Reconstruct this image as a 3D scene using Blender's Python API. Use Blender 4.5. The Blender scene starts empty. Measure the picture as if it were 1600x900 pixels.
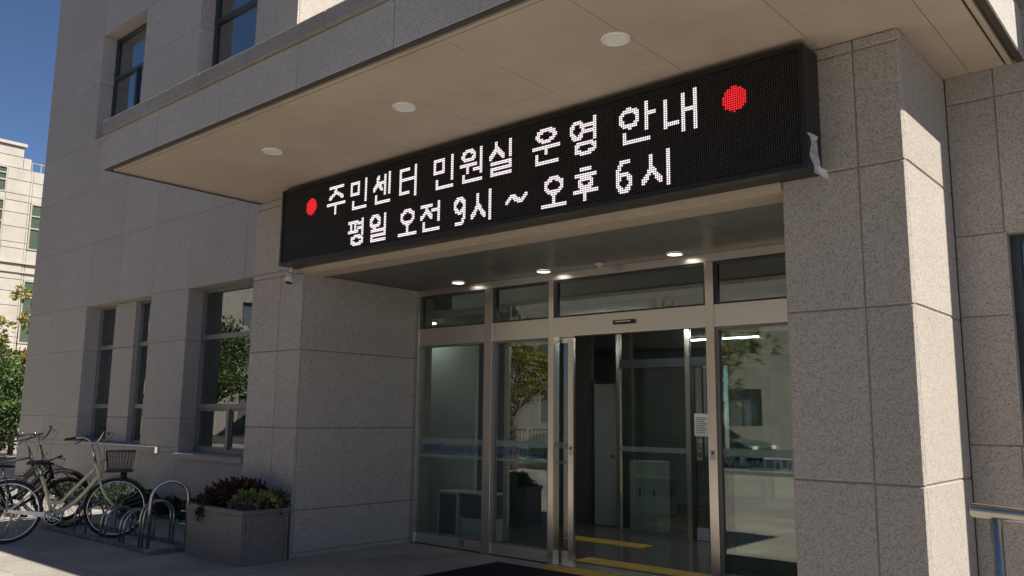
import bpy, bmesh, math, random
from mathutils import Vector, Matrix, Quaternion
R = math.radians
random.seed(7)
sc = bpy.context.scene
col = sc.collection

# ------------------------------------------------------------------ camera, sky, sun, exposure
def cam_axes(yaw, pitch, roll):
    f = Vector((-math.sin(yaw)*math.cos(pitch), math.cos(yaw)*math.cos(pitch), math.sin(pitch)))
    r = Vector((math.cos(yaw), math.sin(yaw), 0)); u = r.cross(f)
    c, s = math.cos(roll), math.sin(roll)
    return c*r+s*u, -s*r+c*u, f
cr, cu, cf = cam_axes(0.7161, 0.1519, 0.0114)
cam = bpy.data.cameras.new('camera'); camo = bpy.data.objects.new('camera', cam); col.objects.link(camo)
camo.matrix_world = Matrix(((cr.x, cu.x, -cf.x, 8.1906), (cr.y, cu.y, -cf.y, -5.6842), (cr.z, cu.z, -cf.z, 1.6), (0, 0, 0, 1)))
cam.sensor_width = 36; cam.lens = 1306.67/1600*36; cam.clip_start = .05; cam.clip_end = 2000
sc.camera = camo
SUN_EL, SUN_AZ = R(46.5), R(89.4)          # azimuth clockwise from +Y
sd = Vector((math.sin(SUN_AZ)*math.cos(SUN_EL), math.cos(SUN_AZ)*math.cos(SUN_EL), math.sin(SUN_EL)))
w = bpy.data.worlds.new('World'); sc.world = w; w.use_nodes = True
nt = w.node_tree; bg = nt.nodes['Background']
sky = nt.nodes.new('ShaderNodeTexSky'); sky.sky_type = 'NISHITA'; sky.sun_disc = False
sky.sun_elevation = SUN_EL; sky.sun_rotation = SUN_AZ; sky.altitude = 2600; sky.air_density = .8; sky.dust_density = .0; sky.ozone_density = 4.5
nt.links.new(sky.outputs[0], bg.inputs[0]); bg.inputs[1].default_value = .05
sl = bpy.data.lights.new('sun', 'SUN'); sl.energy = 4.5; sl.angle = R(.55); sl.color = (1, .93, .82)
so = bpy.data.objects.new('sun', sl); col.objects.link(so); so.rotation_euler = sd.to_track_quat('Z', 'Y').to_euler()
so.location = (20, 0, 30)
vs = sc.view_settings; vs.view_transform = 'Standard'; vs.look = 'None'; vs.gamma = 1; vs.exposure = 1.12; vs.use_curve_mapping = False
sc.cycles.max_bounces = 10; sc.cycles.transparent_max_bounces = 16; sc.cycles.diffuse_bounces = 5
sc.cycles.use_denoising = True

# ------------------------------------------------------------------ materials
MATS = {}
def newmat(name):
    m = bpy.data.materials.new(name); m.use_nodes = True; MATS[name] = m
    nt = m.node_tree; return m, nt, nt.nodes['Principled BSDF']
def node(nt, t, **kw):
    n = nt.nodes.new(t)
    for k, v in kw.items():
        if k.startswith('i_'): n.inputs[k[2:]].default_value = v
        else: setattr(n, k, v)
    return n
def rgb(c): return (c[0], c[1], c[2], 1)
def ramp(nt, fac, stops):
    r = nt.nodes.new('ShaderNodeValToRGB'); e = r.color_ramp.elements
    while len(e) < len(stops): e.new(.5)
    for i, (p, c) in enumerate(stops): e[i].position = p; e[i].color = rgb(c) if len(c) == 3 else c
    nt.links.new(fac, r.inputs[0]); return r.outputs[0]
def mixc(nt, a, b, fac, mode='MIX'):
    m = nt.nodes.new('ShaderNodeMix'); m.data_type = 'RGBA'; m.blend_type = mode
    for s, v in ((0, fac), (6, a), (7, b)):
        if hasattr(v, 'links') or hasattr(v, 'is_linked'): nt.links.new(v, m.inputs[s])
        else: m.inputs[s].default_value = v if s == 0 else rgb(v)
    return m.outputs[2]
def noise(nt, pos, scale, detail=3, rough=.55):
    n = node(nt, 'ShaderNodeTexNoise', i_Scale=scale, i_Detail=detail, i_Roughness=rough)
    if pos: nt.links.new(pos, n.inputs['Vector'])
    return n.outputs['Fac']
def bump(nt, b, h, strength=.2, dist=.005):
    n = node(nt, 'ShaderNodeBump', i_Strength=strength, i_Distance=dist)
    nt.links.new(h, n.inputs['Height']); nt.links.new(n.outputs[0], b.inputs['Normal'])
def pos_of(nt): return nt.nodes.new('ShaderNodeNewGeometry').outputs['Position']
def tone_random(nt, c, amt):
    oi = nt.nodes.new('ShaderNodeObjectInfo')
    m = node(nt, 'ShaderNodeMapRange'); nt.links.new(oi.outputs['Random'], m.inputs[0])
    m.inputs[3].default_value = 1-amt; m.inputs[4].default_value = 1+amt
    h = nt.nodes.new('ShaderNodeHueSaturation'); nt.links.new(c, h.inputs['Color']); nt.links.new(m.outputs[0], h.inputs['Value'])
    return h.outputs[0]

def granite(name, base, dark, light, scale, fleck, rough=.6, stain=.12, tone=.05, lum=1.0, bumpy=.25, stain_c=(.6, .56, .5)):
    m, nt, b = newmat(name); p = pos_of(nt)
    f1 = noise(nt, p, scale*1.6, 2, .6)
    def cells(sc_):
        v = node(nt, 'ShaderNodeTexVoronoi', i_Scale=sc_); nt.links.new(p, v.inputs['Vector'])
        sep = nt.nodes.new('ShaderNodeSeparateColor'); nt.links.new(v.outputs['Color'], sep.inputs[0]); return sep
    s1 = cells(scale); s2 = cells(scale*2.3)
    c = ramp(nt, s1.outputs[0], [(0, tuple(x*.86 for x in base)), (.5, base), (1, light)])
    fl = ramp(nt, s1.outputs[1], [(fleck-.10, (1, 1, 1)), (fleck+.02, (0, 0, 0))])
    c = mixc(nt, c, dark, fl)
    fl2 = ramp(nt, s2.outputs[1], [(fleck-.10, (.8, .8, .8)), (fleck+.02, (0, 0, 0))])
    c = mixc(nt, c, dark, fl2)
    lf = ramp(nt, s2.outputs[0], [(.80, (0, 0, 0)), (.95, (1, 1, 1))])
    c = mixc(nt, c, light, lf)
    big = noise(nt, p, .9, 5, .62)
    st = ramp(nt, big, [(.35, (1, 1, 1)), (.68, (0, 0, 0))])
    mu = node(nt, 'ShaderNodeMath', operation='MULTIPLY'); nt.links.new(st, mu.inputs[0]); mu.inputs[1].default_value = stain*2.2
    c = mixc(nt, c, tuple(x*.68*y/.56 for x, y in zip(base, stain_c)), mu.outputs[0])
    # rain streaks that run down the stone
    mp = node(nt, 'ShaderNodeMapping'); nt.links.new(p, mp.inputs[0]); mp.inputs['Scale'].default_value = (7, 7, .35)
    sk = ramp(nt, noise(nt, mp.outputs[0], 1.0, 4, .6), [(.52, (0, 0, 0)), (.75, (1, 1, 1))])
    mu2 = node(nt, 'ShaderNodeMath', operation='MULTIPLY'); nt.links.new(sk, mu2.inputs[0]); mu2.inputs[1].default_value = stain*1.4
    c = mixc(nt, c, tuple(x*.72 for x in base), mu2.outputs[0])
    c = tone_random(nt, c, tone)
    nt.links.new(c, b.inputs['Base Color']); b.inputs['Roughness'].default_value = rough
    b.inputs['Specular IOR Level'].default_value = .3
    if bumpy: bump(nt, b, f1, bumpy, .002)
    return m

def plain(name, c, rough=.5, metal=0, spec=.5, var=.06, vscale=6, bmp=0, bscale=60, **kw):
    m, nt, b = newmat(name); p = pos_of(nt)
    n = noise(nt, p, vscale, 5, .6)
    cc = ramp(nt, n, [(.3, tuple(max(0, x*(1-var*2)) for x in c)), (.7, tuple(min(1, x*(1+var*2)) for x in c))])
    nt.links.new(cc, b.inputs['Base Color'])
    rr = node(nt, 'ShaderNodeMapRange'); nt.links.new(n, rr.inputs[0]); rr.inputs[3].default_value = max(.02, rough*.8); rr.inputs[4].default_value = min(1, rough*1.2)
    nt.links.new(rr.outputs[0], b.inputs['Roughness'])
    b.inputs['Metallic'].default_value = metal; b.inputs['Specular IOR Level'].default_value = spec
    if bmp: bump(nt, b, noise(nt, p, bscale, 3), bmp, .003)
    for k, v in kw.items(): b.inputs[k].default_value = v
    return m

granite('stone_wall', (.395, .355, .325), (.25, .22, .20), (.46, .42, .385), 80, .16, .7, .10, .045)
granite('stone_pillar', (.37, .335, .30), (.20, .178, .16), (.43, .395, .355), 125, .22, .62, .08, .04)
granite('stone_coping', (.29, .275, .265), (.19, .178, .17), (.34, .325, .315), 80, .14, .7, .35, .03)
granite('stone_fascia', (.405, .385, .37), (.27, .255, .245), (.46, .44, .42), 80, .14, .65, .18, .03)
granite('stone_paving', (.35, .325, .295), (.22, .205, .185), (.40, .375, .345), 80, .15, .6, .24, .10)
granite('stone_planter', (.19, .17, .155), (.10, .09, .082), (.25, .225, .205), 80, .22, .5, .22, .03)
plain('underside_dark', (.06, .052, .045), .7)
plain('joint', (.20, .165, .13), .9, var=.1)
plain('soffit', (.45, .375, .30), .75, spec=.25, var=.05, vscale=1.3)
plain('soffit_joint', (.10, .085, .07), .9)
plain('recess_panel', (.105, .106, .095), .38, spec=.45, var=.05, vscale=2)
plain('lintel_trim', (.46, .38, .29), .5, var=.05)
plain('white_paint', (.78, .77, .74), .5, var=.02)
plain('lamp_rim', (.72, .71, .69), .4, var=.02)
plain('black_metal', (.008, .0085, .011), .36, spec=.45, var=.1)
plain('led_board', (.003, .0028, .0035), .7, spec=.2, var=.1)
plain('led_off', (.085, .08, .076), .4, spec=.4, var=.1)
plain('dark_alu', (.05, .056, .066), .42, metal=.3, var=.08)
plain('grey_alu', (.23, .225, .22), .45, metal=.45, var=.08)
plain('rubber', (.012, .012, .013), .7, var=.1)
plain('chrome', (.62, .61, .59), .2, metal=1, var=.05)
plain('steel_tube', (.42, .40, .375), .32, metal=1, var=.14, vscale=14)
plain('rail_steel', (.55, .51, .45), .24, metal=1, var=.06, vscale=9)
plain('rusty_steel', (.21, .19, .17), .6, metal=.5, var=.3, vscale=12)
plain('bike_cream', (.74, .60, .35), .33, var=.07, vscale=14, **{'Coat Weight': .4})
plain('bike_black', (.009, .009, .010), .5, spec=.3, var=.1)
plain('black_plastic', (.016, .016, .017), .5, var=.1)
plain('seat_vinyl', (.02, .018, .017), .45, var=.12)
plain('orange_plastic', (.62, .18, .05), .4, var=.05)
plain('mat_pile', (.022, .022, .024), .95, spec=.1, var=.2, vscale=30, bmp=.6, bscale=220)
plain('tactile', (.55, .33, .055), .6, var=.12, vscale=5)
plain('lobby_floor', (.11, .105, .095), .17, var=.1, vscale=3)
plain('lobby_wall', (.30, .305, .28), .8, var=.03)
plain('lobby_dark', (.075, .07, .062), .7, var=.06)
plain('lobby_ceiling', (.30, .30, .28), .85, var=.03)
plain('furniture_white', (.45, .48, .46), .45, var=.03)
plain('furniture_dark', (.02, .024, .03), .5, var=.05)
plain('paper', (.74, .73, .70), .8, var=.02)
plain('paper_ink', (.14, .14, .16), .8, var=.02)
plain('camera_shell', (.52, .50, .46), .4, var=.03)
plain('white_tile', (.325, .30, .262), .6, var=.06, vscale=1.5)
plain('white_tile_joint', (.30, .27, .235), .85)
plain('render_grey', (.48, .47, .44), .8, var=.06, vscale=.8)
plain('blind_grey', (.16, .175, .15), .8)
plain('ledge_dark', (.10, .09, .08), .8)
plain('bark', (.10, .075, .055), .9, var=.25, vscale=9, bmp=.6, bscale=25)
plain('soil', (.05, .038, .028), .95, var=.3, vscale=20)
plain('kerb', (.42, .40, .37), .8, var=.08)
plain('curtain', (.05, .085, .09), .85, var=.08)
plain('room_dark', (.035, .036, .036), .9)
plain('asphalt', (.052, .052, .054), .9, var=.15, vscale=3)
plain('car_green', (.03, .05, .045), .25, var=.03, **{'Coat Weight': .7})
plain('car_silver', (.42, .43, .44), .28, metal=.5, var=.03, **{'Coat Weight': .7})
plain('block_glass', (.13, .15, .16), .1, spec=.6)
plain('car_glass', (.01, .012, .014), .06, spec=.7)
plain('red_lamp', (.45, .02, .015), .25)

def brushed(name, c, rough, stretch):
    m, nt, b = newmat(name); p = pos_of(nt)
    mp = node(nt, 'ShaderNodeMapping'); nt.links.new(p, mp.inputs[0]); mp.inputs['Scale'].default_value = stretch
    n = noise(nt, mp.outputs[0], 1, 4, .6)
    cc = ramp(nt, n, [(.3, tuple(x*.97 for x in c)), (.7, tuple(min(1, x*1.03) for x in c))])
    nt.links.new(cc, b.inputs['Base Color'])
    rr = node(nt, 'ShaderNodeMapRange'); nt.links.new(n, rr.inputs[0]); rr.inputs[3].default_value = rough*.85; rr.inputs[4].default_value = rough*1.15
    nt.links.new(rr.outputs[0], b.inputs['Roughness']); b.inputs['Metallic'].default_value = .95
brushed('brushed_v', (.80, .72, .63), .22, (300, 300, 3))
brushed('brushed_h', (.82, .75, .66), .3, (3, 300, 300))

def leafmat(name, cols, trans=.25):
    m, nt, b = newmat(name)
    p = pos_of(nt)
    wn = node(nt, 'ShaderNodeTexVoronoi', i_Scale=9.0); nt.links.new(p, wn.inputs['Vector'])
    sep = nt.nodes.new('ShaderNodeSeparateColor'); nt.links.new(wn.outputs['Color'], sep.inputs[0])
    n = len(cols); c = ramp(nt, sep.outputs[0], [((i+.5)/n, cc) for i, cc in enumerate(cols)])
    nt.links.new(c, b.inputs['Base Color']); b.inputs['Roughness'].default_value = .55
    t = nt.nodes.new('ShaderNodeBsdfTranslucent'); nt.links.new(c, t.inputs[0])
    mx = nt.nodes.new('ShaderNodeMixShader'); mx.inputs[0].default_value = trans
    out = nt.nodes['Material Output']
    nt.links.new(b.outputs[0], mx.inputs[1]); nt.links.new(t.outputs[0], mx.inputs[2]); nt.links.new(mx.outputs[0], out.inputs[0])
leafmat('leaf_green', [(.035, .07, .018), (.06, .11, .025), (.10, .15, .035), (.05, .08, .02)])
leafmat('leaf_dark', [(.012, .028, .012), (.022, .045, .018), (.03, .055, .02)])
leafmat('leaf_yellow', [(.16, .16, .03), (.22, .19, .03), (.10, .12, .03), (.28, .22, .04)])
leafmat('leaf_red', [(.035, .012, .014), (.06, .02, .018), (.022, .022, .012), (.09, .028, .02)])
leafmat('leaf_lime', [(.20, .22, .05), (.13, .17, .045), (.28, .25, .08), (.08, .12, .03)])
leafmat('leaf_purple', [(.12, .06, .085), (.17, .11, .12), (.07, .04, .055), (.2, .15, .14)])

def glassmat(name, tint, refl, rough=.0):
    m = bpy.data.materials.new(name); m.use_nodes = True; MATS[name] = m; nt = m.node_tree
    nt.nodes.remove(nt.nodes['Principled BSDF']); out = nt.nodes['Material Output']
    tr = node(nt, 'ShaderNodeBsdfTransparent'); tr.inputs[0].default_value = rgb(tint)
    gl = node(nt, 'ShaderNodeBsdfGlossy'); gl.inputs['Roughness'].default_value = rough; gl.inputs[0].default_value = (.96, 1, .98, 1)
    fr = node(nt, 'ShaderNodeFresnel'); fr.inputs[0].default_value = 1.52
    mr = node(nt, 'ShaderNodeMapRange'); nt.links.new(fr.outputs[0], mr.inputs[0]); mr.inputs[1].default_value = .04; mr.inputs[2].default_value = 1
    mr.inputs[3].default_value = refl; mr.inputs[4].default_value = 1
    # slight waviness of the pane
    p = pos_of(nt); bn = node(nt, 'ShaderNodeBump', i_Strength=.05, i_Distance=.02); nt.links.new(noise(nt, p, 1.1, 1), bn.inputs['Height'])
    nt.links.new(bn.outputs[0], gl.inputs['Normal'])
    # only the outer face of each pane reflects; the inner face just lets light through
    geo = nt.nodes.new('ShaderNodeNewGeometry'); fm = node(nt, 'ShaderNodeMath', operation='SUBTRACT'); fm.inputs[0].default_value = 1; nt.links.new(geo.outputs['Backfacing'], fm.inputs[1])
    mm = node(nt, 'ShaderNodeMath', operation='MULTIPLY'); nt.links.new(mr.outputs[0], mm.inputs[0]); nt.links.new(fm.outputs[0], mm.inputs[1])
    mx = node(nt, 'ShaderNodeMixShader'); nt.links.new(mm.outputs[0], mx.inputs[0]); nt.links.new(tr.outputs[0], mx.inputs[1]); nt.links.new(gl.outputs[0], mx.inputs[2])
    nt.links.new(mx.outputs[0], out.inputs[0])
glassmat('glass_door', (.82, .87, .83), .17)
glassmat('glass_window', (.55, .62, .62), .20)
glassmat('glass_far', (.75, .8, .76), .02)
glassmat('glass_upper', (.22, .27, .29), .34)
def film(name, c, a):
    m = bpy.data.materials.new(name); m.use_nodes = True; MATS[name] = m; nt = m.node_tree
    b = nt.nodes['Principled BSDF']; b.inputs['Base Color'].default_value = rgb(c); b.inputs['Roughness'].default_value = .6; b.inputs['Alpha'].default_value = a
film('frost_film', (.36, .46, .45), .34); film('blue_film', (.05, .15, .30), .5)
m, nt_, b_ = newmat('plastic_film'); b_.inputs['Base Color'].default_value = (.7, .7, .72, 1); b_.inputs['Roughness'].default_value = .18; b_.inputs['Alpha'].default_value = .42
def emis(name, c, s):
    m = bpy.data.materials.new(name); m.use_nodes = True; MATS[name] = m; nt = m.node_tree; b = nt.nodes['Principled BSDF']
    b.inputs['Base Color'].default_value = rgb(c); b.inputs['Emission Color'].default_value = rgb(c); b.inputs['Emission Strength'].default_value = s
emis('led_white', (1, .91, .97), .42); emis('led_red', (1, .025, .04), .36)
emis('lamp_glow', (1, .96, .88), 2.5); emis('tube_glow', (.92, 1, .97), 8); emis('partition_fill_glow', (.92, 1, .97), 9)

# ------------------------------------------------------------------ mesh helpers
def link(name, me, mat, parent=None):
    o = bpy.data.objects.new(name, me); col.objects.link(o)
    if mat and not me.materials: me.materials.append(MATS[mat])
    if parent: o.parent = parent
    return o
def obj(name, bm, mat, parent=None, smooth=False):
    me = bpy.data.meshes.new(name); bm.to_mesh(me); bm.free()
    if smooth:
        for p in me.polygons: p.use_smooth = True
    o = link(name, me, mat, parent)
    if parent: o.matrix_parent_inverse = Matrix.Identity(4)
    return o
def empty(name, loc=(0, 0, 0), rz=0):
    o = bpy.data.objects.new(name, None); col.objects.link(o); o.location = loc; o.rotation_euler = (0, 0, rz); o.empty_display_size = .2
    return o
def tag(o, label, cat, group=None):
    o['label'] = label; o['category'] = cat
    if group: o['group'] = group
    return o
def struct(o): o['kind'] = 'structure'; return o
def stuff(o): o['kind'] = 'stuff'; return o
def bx(bm, x0, x1, y0, y1, z0, z1):
    v = [bm.verts.new(p) for p in ((x0, y0, z0), (x1, y0, z0), (x1, y1, z0), (x0, y1, z0), (x0, y0, z1), (x1, y0, z1), (x1, y1, z1), (x0, y1, z1))]
    for f in ((0, 3, 2, 1), (4, 5, 6, 7), (0, 1, 5, 4), (1, 2, 6, 5), (2, 3, 7, 6), (3, 0, 4, 7)): bm.faces.new([v[i] for i in f])
    return v
def box(name, mat, parent, x0, x1, y0, y1, z0, z1, bev=0):
    bm = bmesh.new(); bx(bm, x0, x1, y0, y1, z0, z1)
    if bev: bmesh.ops.bevel(bm, geom=bm.edges[:], offset=bev, segments=2, affect='EDGES', profile=.7)
    return obj(name, bm, mat, parent)
def tube(bm, pts, r, n=8, closed=False, caps=True):
    pts = [Vector(p) for p in pts]; rings = []
    N = len(pts); up = None
    rr = r if isinstance(r, (list, tuple)) else [r]*N
    for i, p in enumerate(pts):
        a = pts[i-1] if (i > 0 or closed) else p; b = pts[(i+1) % N] if (i < N-1 or closed) else p
        t = (b-a)
        if t.length < 1e-9: t = Vector((0, 0, 1))
        t.normalize()
        if up is None:
            up = t.orthogonal().normalized()
        else:
            up = (up - t*up.dot(t))
            up = up.normalized() if up.length > 1e-6 else t.orthogonal().normalized()
        s = t.cross(up)
        rings.append([bm.verts.new(p+rr[i]*(math.cos(2*math.pi*k/n)*up+math.sin(2*math.pi*k/n)*s)) for k in range(n)])
    M = N if closed else N-1
    for i in range(M):
        A, B = rings[i], rings[(i+1) % N]
        off = 0
        if closed and i == N-1:
            off = min(range(n), key=lambda q: (A[0].co-B[q].co).length)
        for k in range(n):
            try: bm.faces.new((A[k], A[(k+1) % n], B[(k+1+off) % n], B[(k+off) % n]))
            except ValueError: pass
    if caps and not closed:
        bm.faces.new(rings[0][::-1]); bm.faces.new(rings[-1])
def disc(bm, c, r, axis, n=20, r2=None, h=.01):
    a = Vector(axis).normalized(); tube(bm, [Vector(c), Vector(c)+a*h], [r, r2 if r2 is not None else r], n)
def smooth_path(ctrl, k=6):
    P = [Vector(c) for c in ctrl]; P = [2*P[0]-P[1]]+P+[2*P[-1]-P[-2]]; out = []
    for i in range(1, len(P)-2):
        for j in range(k):
            t = j/k; a, b, c, d = P[i-1:i+3]
            out.append(.5*((2*b)+(c-a)*t+(2*a-5*b+4*c-d)*t*t+(3*b-a-3*c+d)*t**3))
    out.append(P[-2]); return out

# stone piece: chamfered slab; plane 'F' faces -Y at y=s, 'R' faces +X at x=s, 'L' faces -X at x=s, 'U' faces up at z=s, 'D' faces down at z=s
def piece(name, mat, parent, plane, s, u0, u1, v0, v1, t=.03, g=.005, ch=.004):
    u0 += g; u1 -= g; v0 += g; v1 -= g
    if u1-u0 < .012 or v1-v0 < .012: return None
    ch = min(ch, (u1-u0)/4, (v1-v0)/4)
    P = {'F': lambda u, v, d: (u, s+d, v), 'R': lambda u, v, d: (s-d, u, v), 'L': lambda u, v, d: (s+d, u, v),
         'U': lambda u, v, d: (u, v, s-d), 'D': lambda u, v, d: (u, v, s+d)}[plane]
    bm = bmesh.new(); rings = []
    for d, i in ((0, ch), (ch, 0), (t, 0)):
        rings.append([bm.verts.new(P(u, v, d)) for u, v in ((u0+i, v0+i), (u1-i, v0+i), (u1-i, v1-i), (u0+i, v1-i))])
    fs = [bm.faces.new(rings[0]), bm.faces.new(rings[2][::-1])]
    for a, b in zip(rings, rings[1:]):
        for k in range(4): bm.faces.new((a[k], b[k], b[(k+1) % 4], a[(k+1) % 4]))
    bmesh.ops.recalc_face_normals(bm, faces=bm.faces[:])
    return obj(name, bm, mat, parent)
def clad(parent, plane, s, us, vs_, holes=(), mat='stone_wall', name='stone_panel', t=.03, g=.005, jit=0, ch=.004):
    """panels between joint lines us x vs_, each clipped by the openings in holes (u0,u1,v0,v1)"""
    for i in range(len(us)-1):
        for k in range(len(vs_)-1):
            c = (us[i], us[i+1], vs_[k], vs_[k+1])
            if any(h[0] <= c[0]+.001 and h[1] >= c[1]-.001 and h[2] <= c[2]+.001 and h[3] >= c[3]-.001 for h in holes): continue
            d = random.uniform(-jit, jit)
            piece(name, mat, parent, plane, s+d, *c, t=t, g=g, ch=ch)
def backing(bm, plane, s, us, vs_, holes, depth):
    for i in range(len(us)-1):
        for k in range(len(vs_)-1):
            c = (us[i], us[i+1], vs_[k], vs_[k+1])
            if any(h[0] <= c[0]+.001 and h[1] >= c[1]-.001 and h[2] <= c[2]+.001 and h[3] >= c[3]-.001 for h in holes): continue
            if plane == 'F': bx(bm, c[0], c[1], s, s+depth, c[2], c[3])
            if plane == 'R': bx(bm, s-depth, s, c[0], c[1], c[2], c[3])

# ------------------------------------------------------------------ ground
bm = bmesh.new()
for i in range(2): pass
v = [bm.verts.new(p) for p in ((-400, -400, -.012), (400, -400, -.012), (400, 400, -.012), (-400, 400, -.012))]; bm.faces.new(v)
gm, nt, b = newmat('plaza_sheet'); p = pos_of(nt)
br = node(nt, 'ShaderNodeTexBrick', offset=0.0); nt.links.new(p, br.inputs['Vector'])
br.inputs['Color1'].default_value = rgb((.36, .335, .305)); br.inputs['Color2'].default_value = rgb((.32, .30, .27)); br.inputs['Mortar'].default_value = rgb((.13, .12, .105))
br.inputs['Scale'].default_value = 1; br.inputs['Brick Width'].default_value = .6; br.inputs['Row Height'].default_value = .6; br.inputs['Mortar Size'].default_value = .006
cc = mixc(nt, br.outputs[0], (.17, .16, .145), noise(nt, p, .5, 5)); nt.links.new(cc, b.inputs['Base Color']); b.inputs['Roughness'].default_value = .7
ground = struct(obj('plaza_ground', bm, 'plaza_sheet'))
GX0, GX1, GY0, GY1 = -6.6, 4.8, -4.0, 1.79
x = GX0
while x < GX1-.01:
    y = GY1
    while y > GY0+.05:
        o = piece('paving_slab', 'stone_paving', ground, 'U', random.uniform(-.0012, .0012), x, min(x+.6, GX1), max(y-.6, GY0), y, t=.03, g=.004, ch=.003)
        y -= .6
    x += .6

# ------------------------------------------------------------------ civic office building
B = empty('office_building', (0, 0, 0))
tag(B, 'beige granite office building with deep entrance canopy, square pillars and recessed glass doors', 'building')
YW = 1.16; YG = YW+.27
SO = 4.22          # soffit height
ZO = 3.235         # recess ceiling height
YD = 1.86          # door plane
XL, XR, XR2 = -1.06, 5.81, 6.655   # left pillar left face, right pillar faces

# wing with windows
wz = [0, .3, .95, 1.03, 1.5, 2.78, 3.645, 4.9, 6.05, 7.08, 8.35, 9.4, 10.6, 11.9, 13.0]
wx = [-11.8, -10.5, -9.2, -8.86, -7.25, -6.17, -5.15, -4.89, -3.3, -2.9, -2.18]
HOL = {'w1': (-8.86, -6.17, 1.03, 3.645), 'w2': (-4.89, -2.9, .95, 3.645), 'u1': (-9.2, -7.25, 7.08, 9.4), 'u2': (-5.15, -3.3, 7.08, 9.4)}
# backing (joint colour shows in the joints)
bm = bmesh.new(); backing(bm, 'F', YW+.007, wx, wz, list(HOL.values()), .24)
wall = obj('wall', bm, 'joint', B)
def row(zs, us, holes): clad(wall, 'F', YW, us, zs, holes, g=.003, ch=.003)
row([0, .3, .95], [-11.8, -10.5, -9.2, -7.9, -6.17, -4.89, -3.6, -2.15], [])
for zs in ([1.03, 1.5], [1.5, 2.78], [2.78, 3.645]):
    row(zs, [-11.8, -10.5, -8.86], []); row(zs, [-6.17, -4.89], []); row(zs, [-2.9, -2.15], [])
row([.95, 1.03], [-11.8, -10.5, -8.86, -6.17, -4.89], []); row([.95, 1.03], [-2.9, -2.15], [])
row([3.645, 4.9, 6.05, 7.08], [-11.8, -10.2, -8.86, -7.5, -6.17, -4.89, -3.2, -2.15], [])
for zs in ([7.08, 8.35], [8.35, 9.4]):
    row(zs, [-11.8, -10.5, -9.2], []); row(zs, [-7.25, -5.15], []); row(zs, [-3.3, -2.72, -2.15], [])
row([9.4, 10.6, 11.9, 13.0], [-11.8, -10.5, -9.2, -7.25, -5.15, -3.3, -2.15], [])
# wing flanks and roof
flk = box('wall', 'joint', B, -2.4, -2.157, YW+.262, 9.0, 4.4, 13.0)
clad(flk, 'R', -2.15, [YW+.03, 2.6, 4.2, 5.8, 7.4, 9.0], [4.4, 4.9, 6.05, 7.08, 8.35, 9.4, 10.6, 11.9, 13.0])
flk2 = box('wall', 'joint', B, -11.78, -11.5, YW+.262, 9.0, 0, 13.0)
clad(flk2, 'L', -11.8, [YW+.03, 2.6, 4.2, 5.8, 7.4, 9.0], [0, 1.5, 2.78, 3.645, 4.9, 6.05, 7.08, 8.35, 9.4, 10.6, 11.9, 13.0])
box('roof', 'render_grey', B, -11.86, -2.09, YW-.06, 9.06, 13.0, 13.25)
box('wall', 'render_grey', B, -11.5, 14.9, 8.76, 8.998, 2.95, 12.9)
box('wall', 'render_grey', B, -11.499, -3.5, 8.76, 8.999, 0, 2.95)
# middle block behind the canopy
box('wall', 'render_grey', B, -2.15, 6.9, 4.6, 4.85, 3.2, 12.2)
box('roof', 'render_grey', B, -2.149, 15.0, 4.5, 9.0, 12.2, 12.4)

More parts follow.
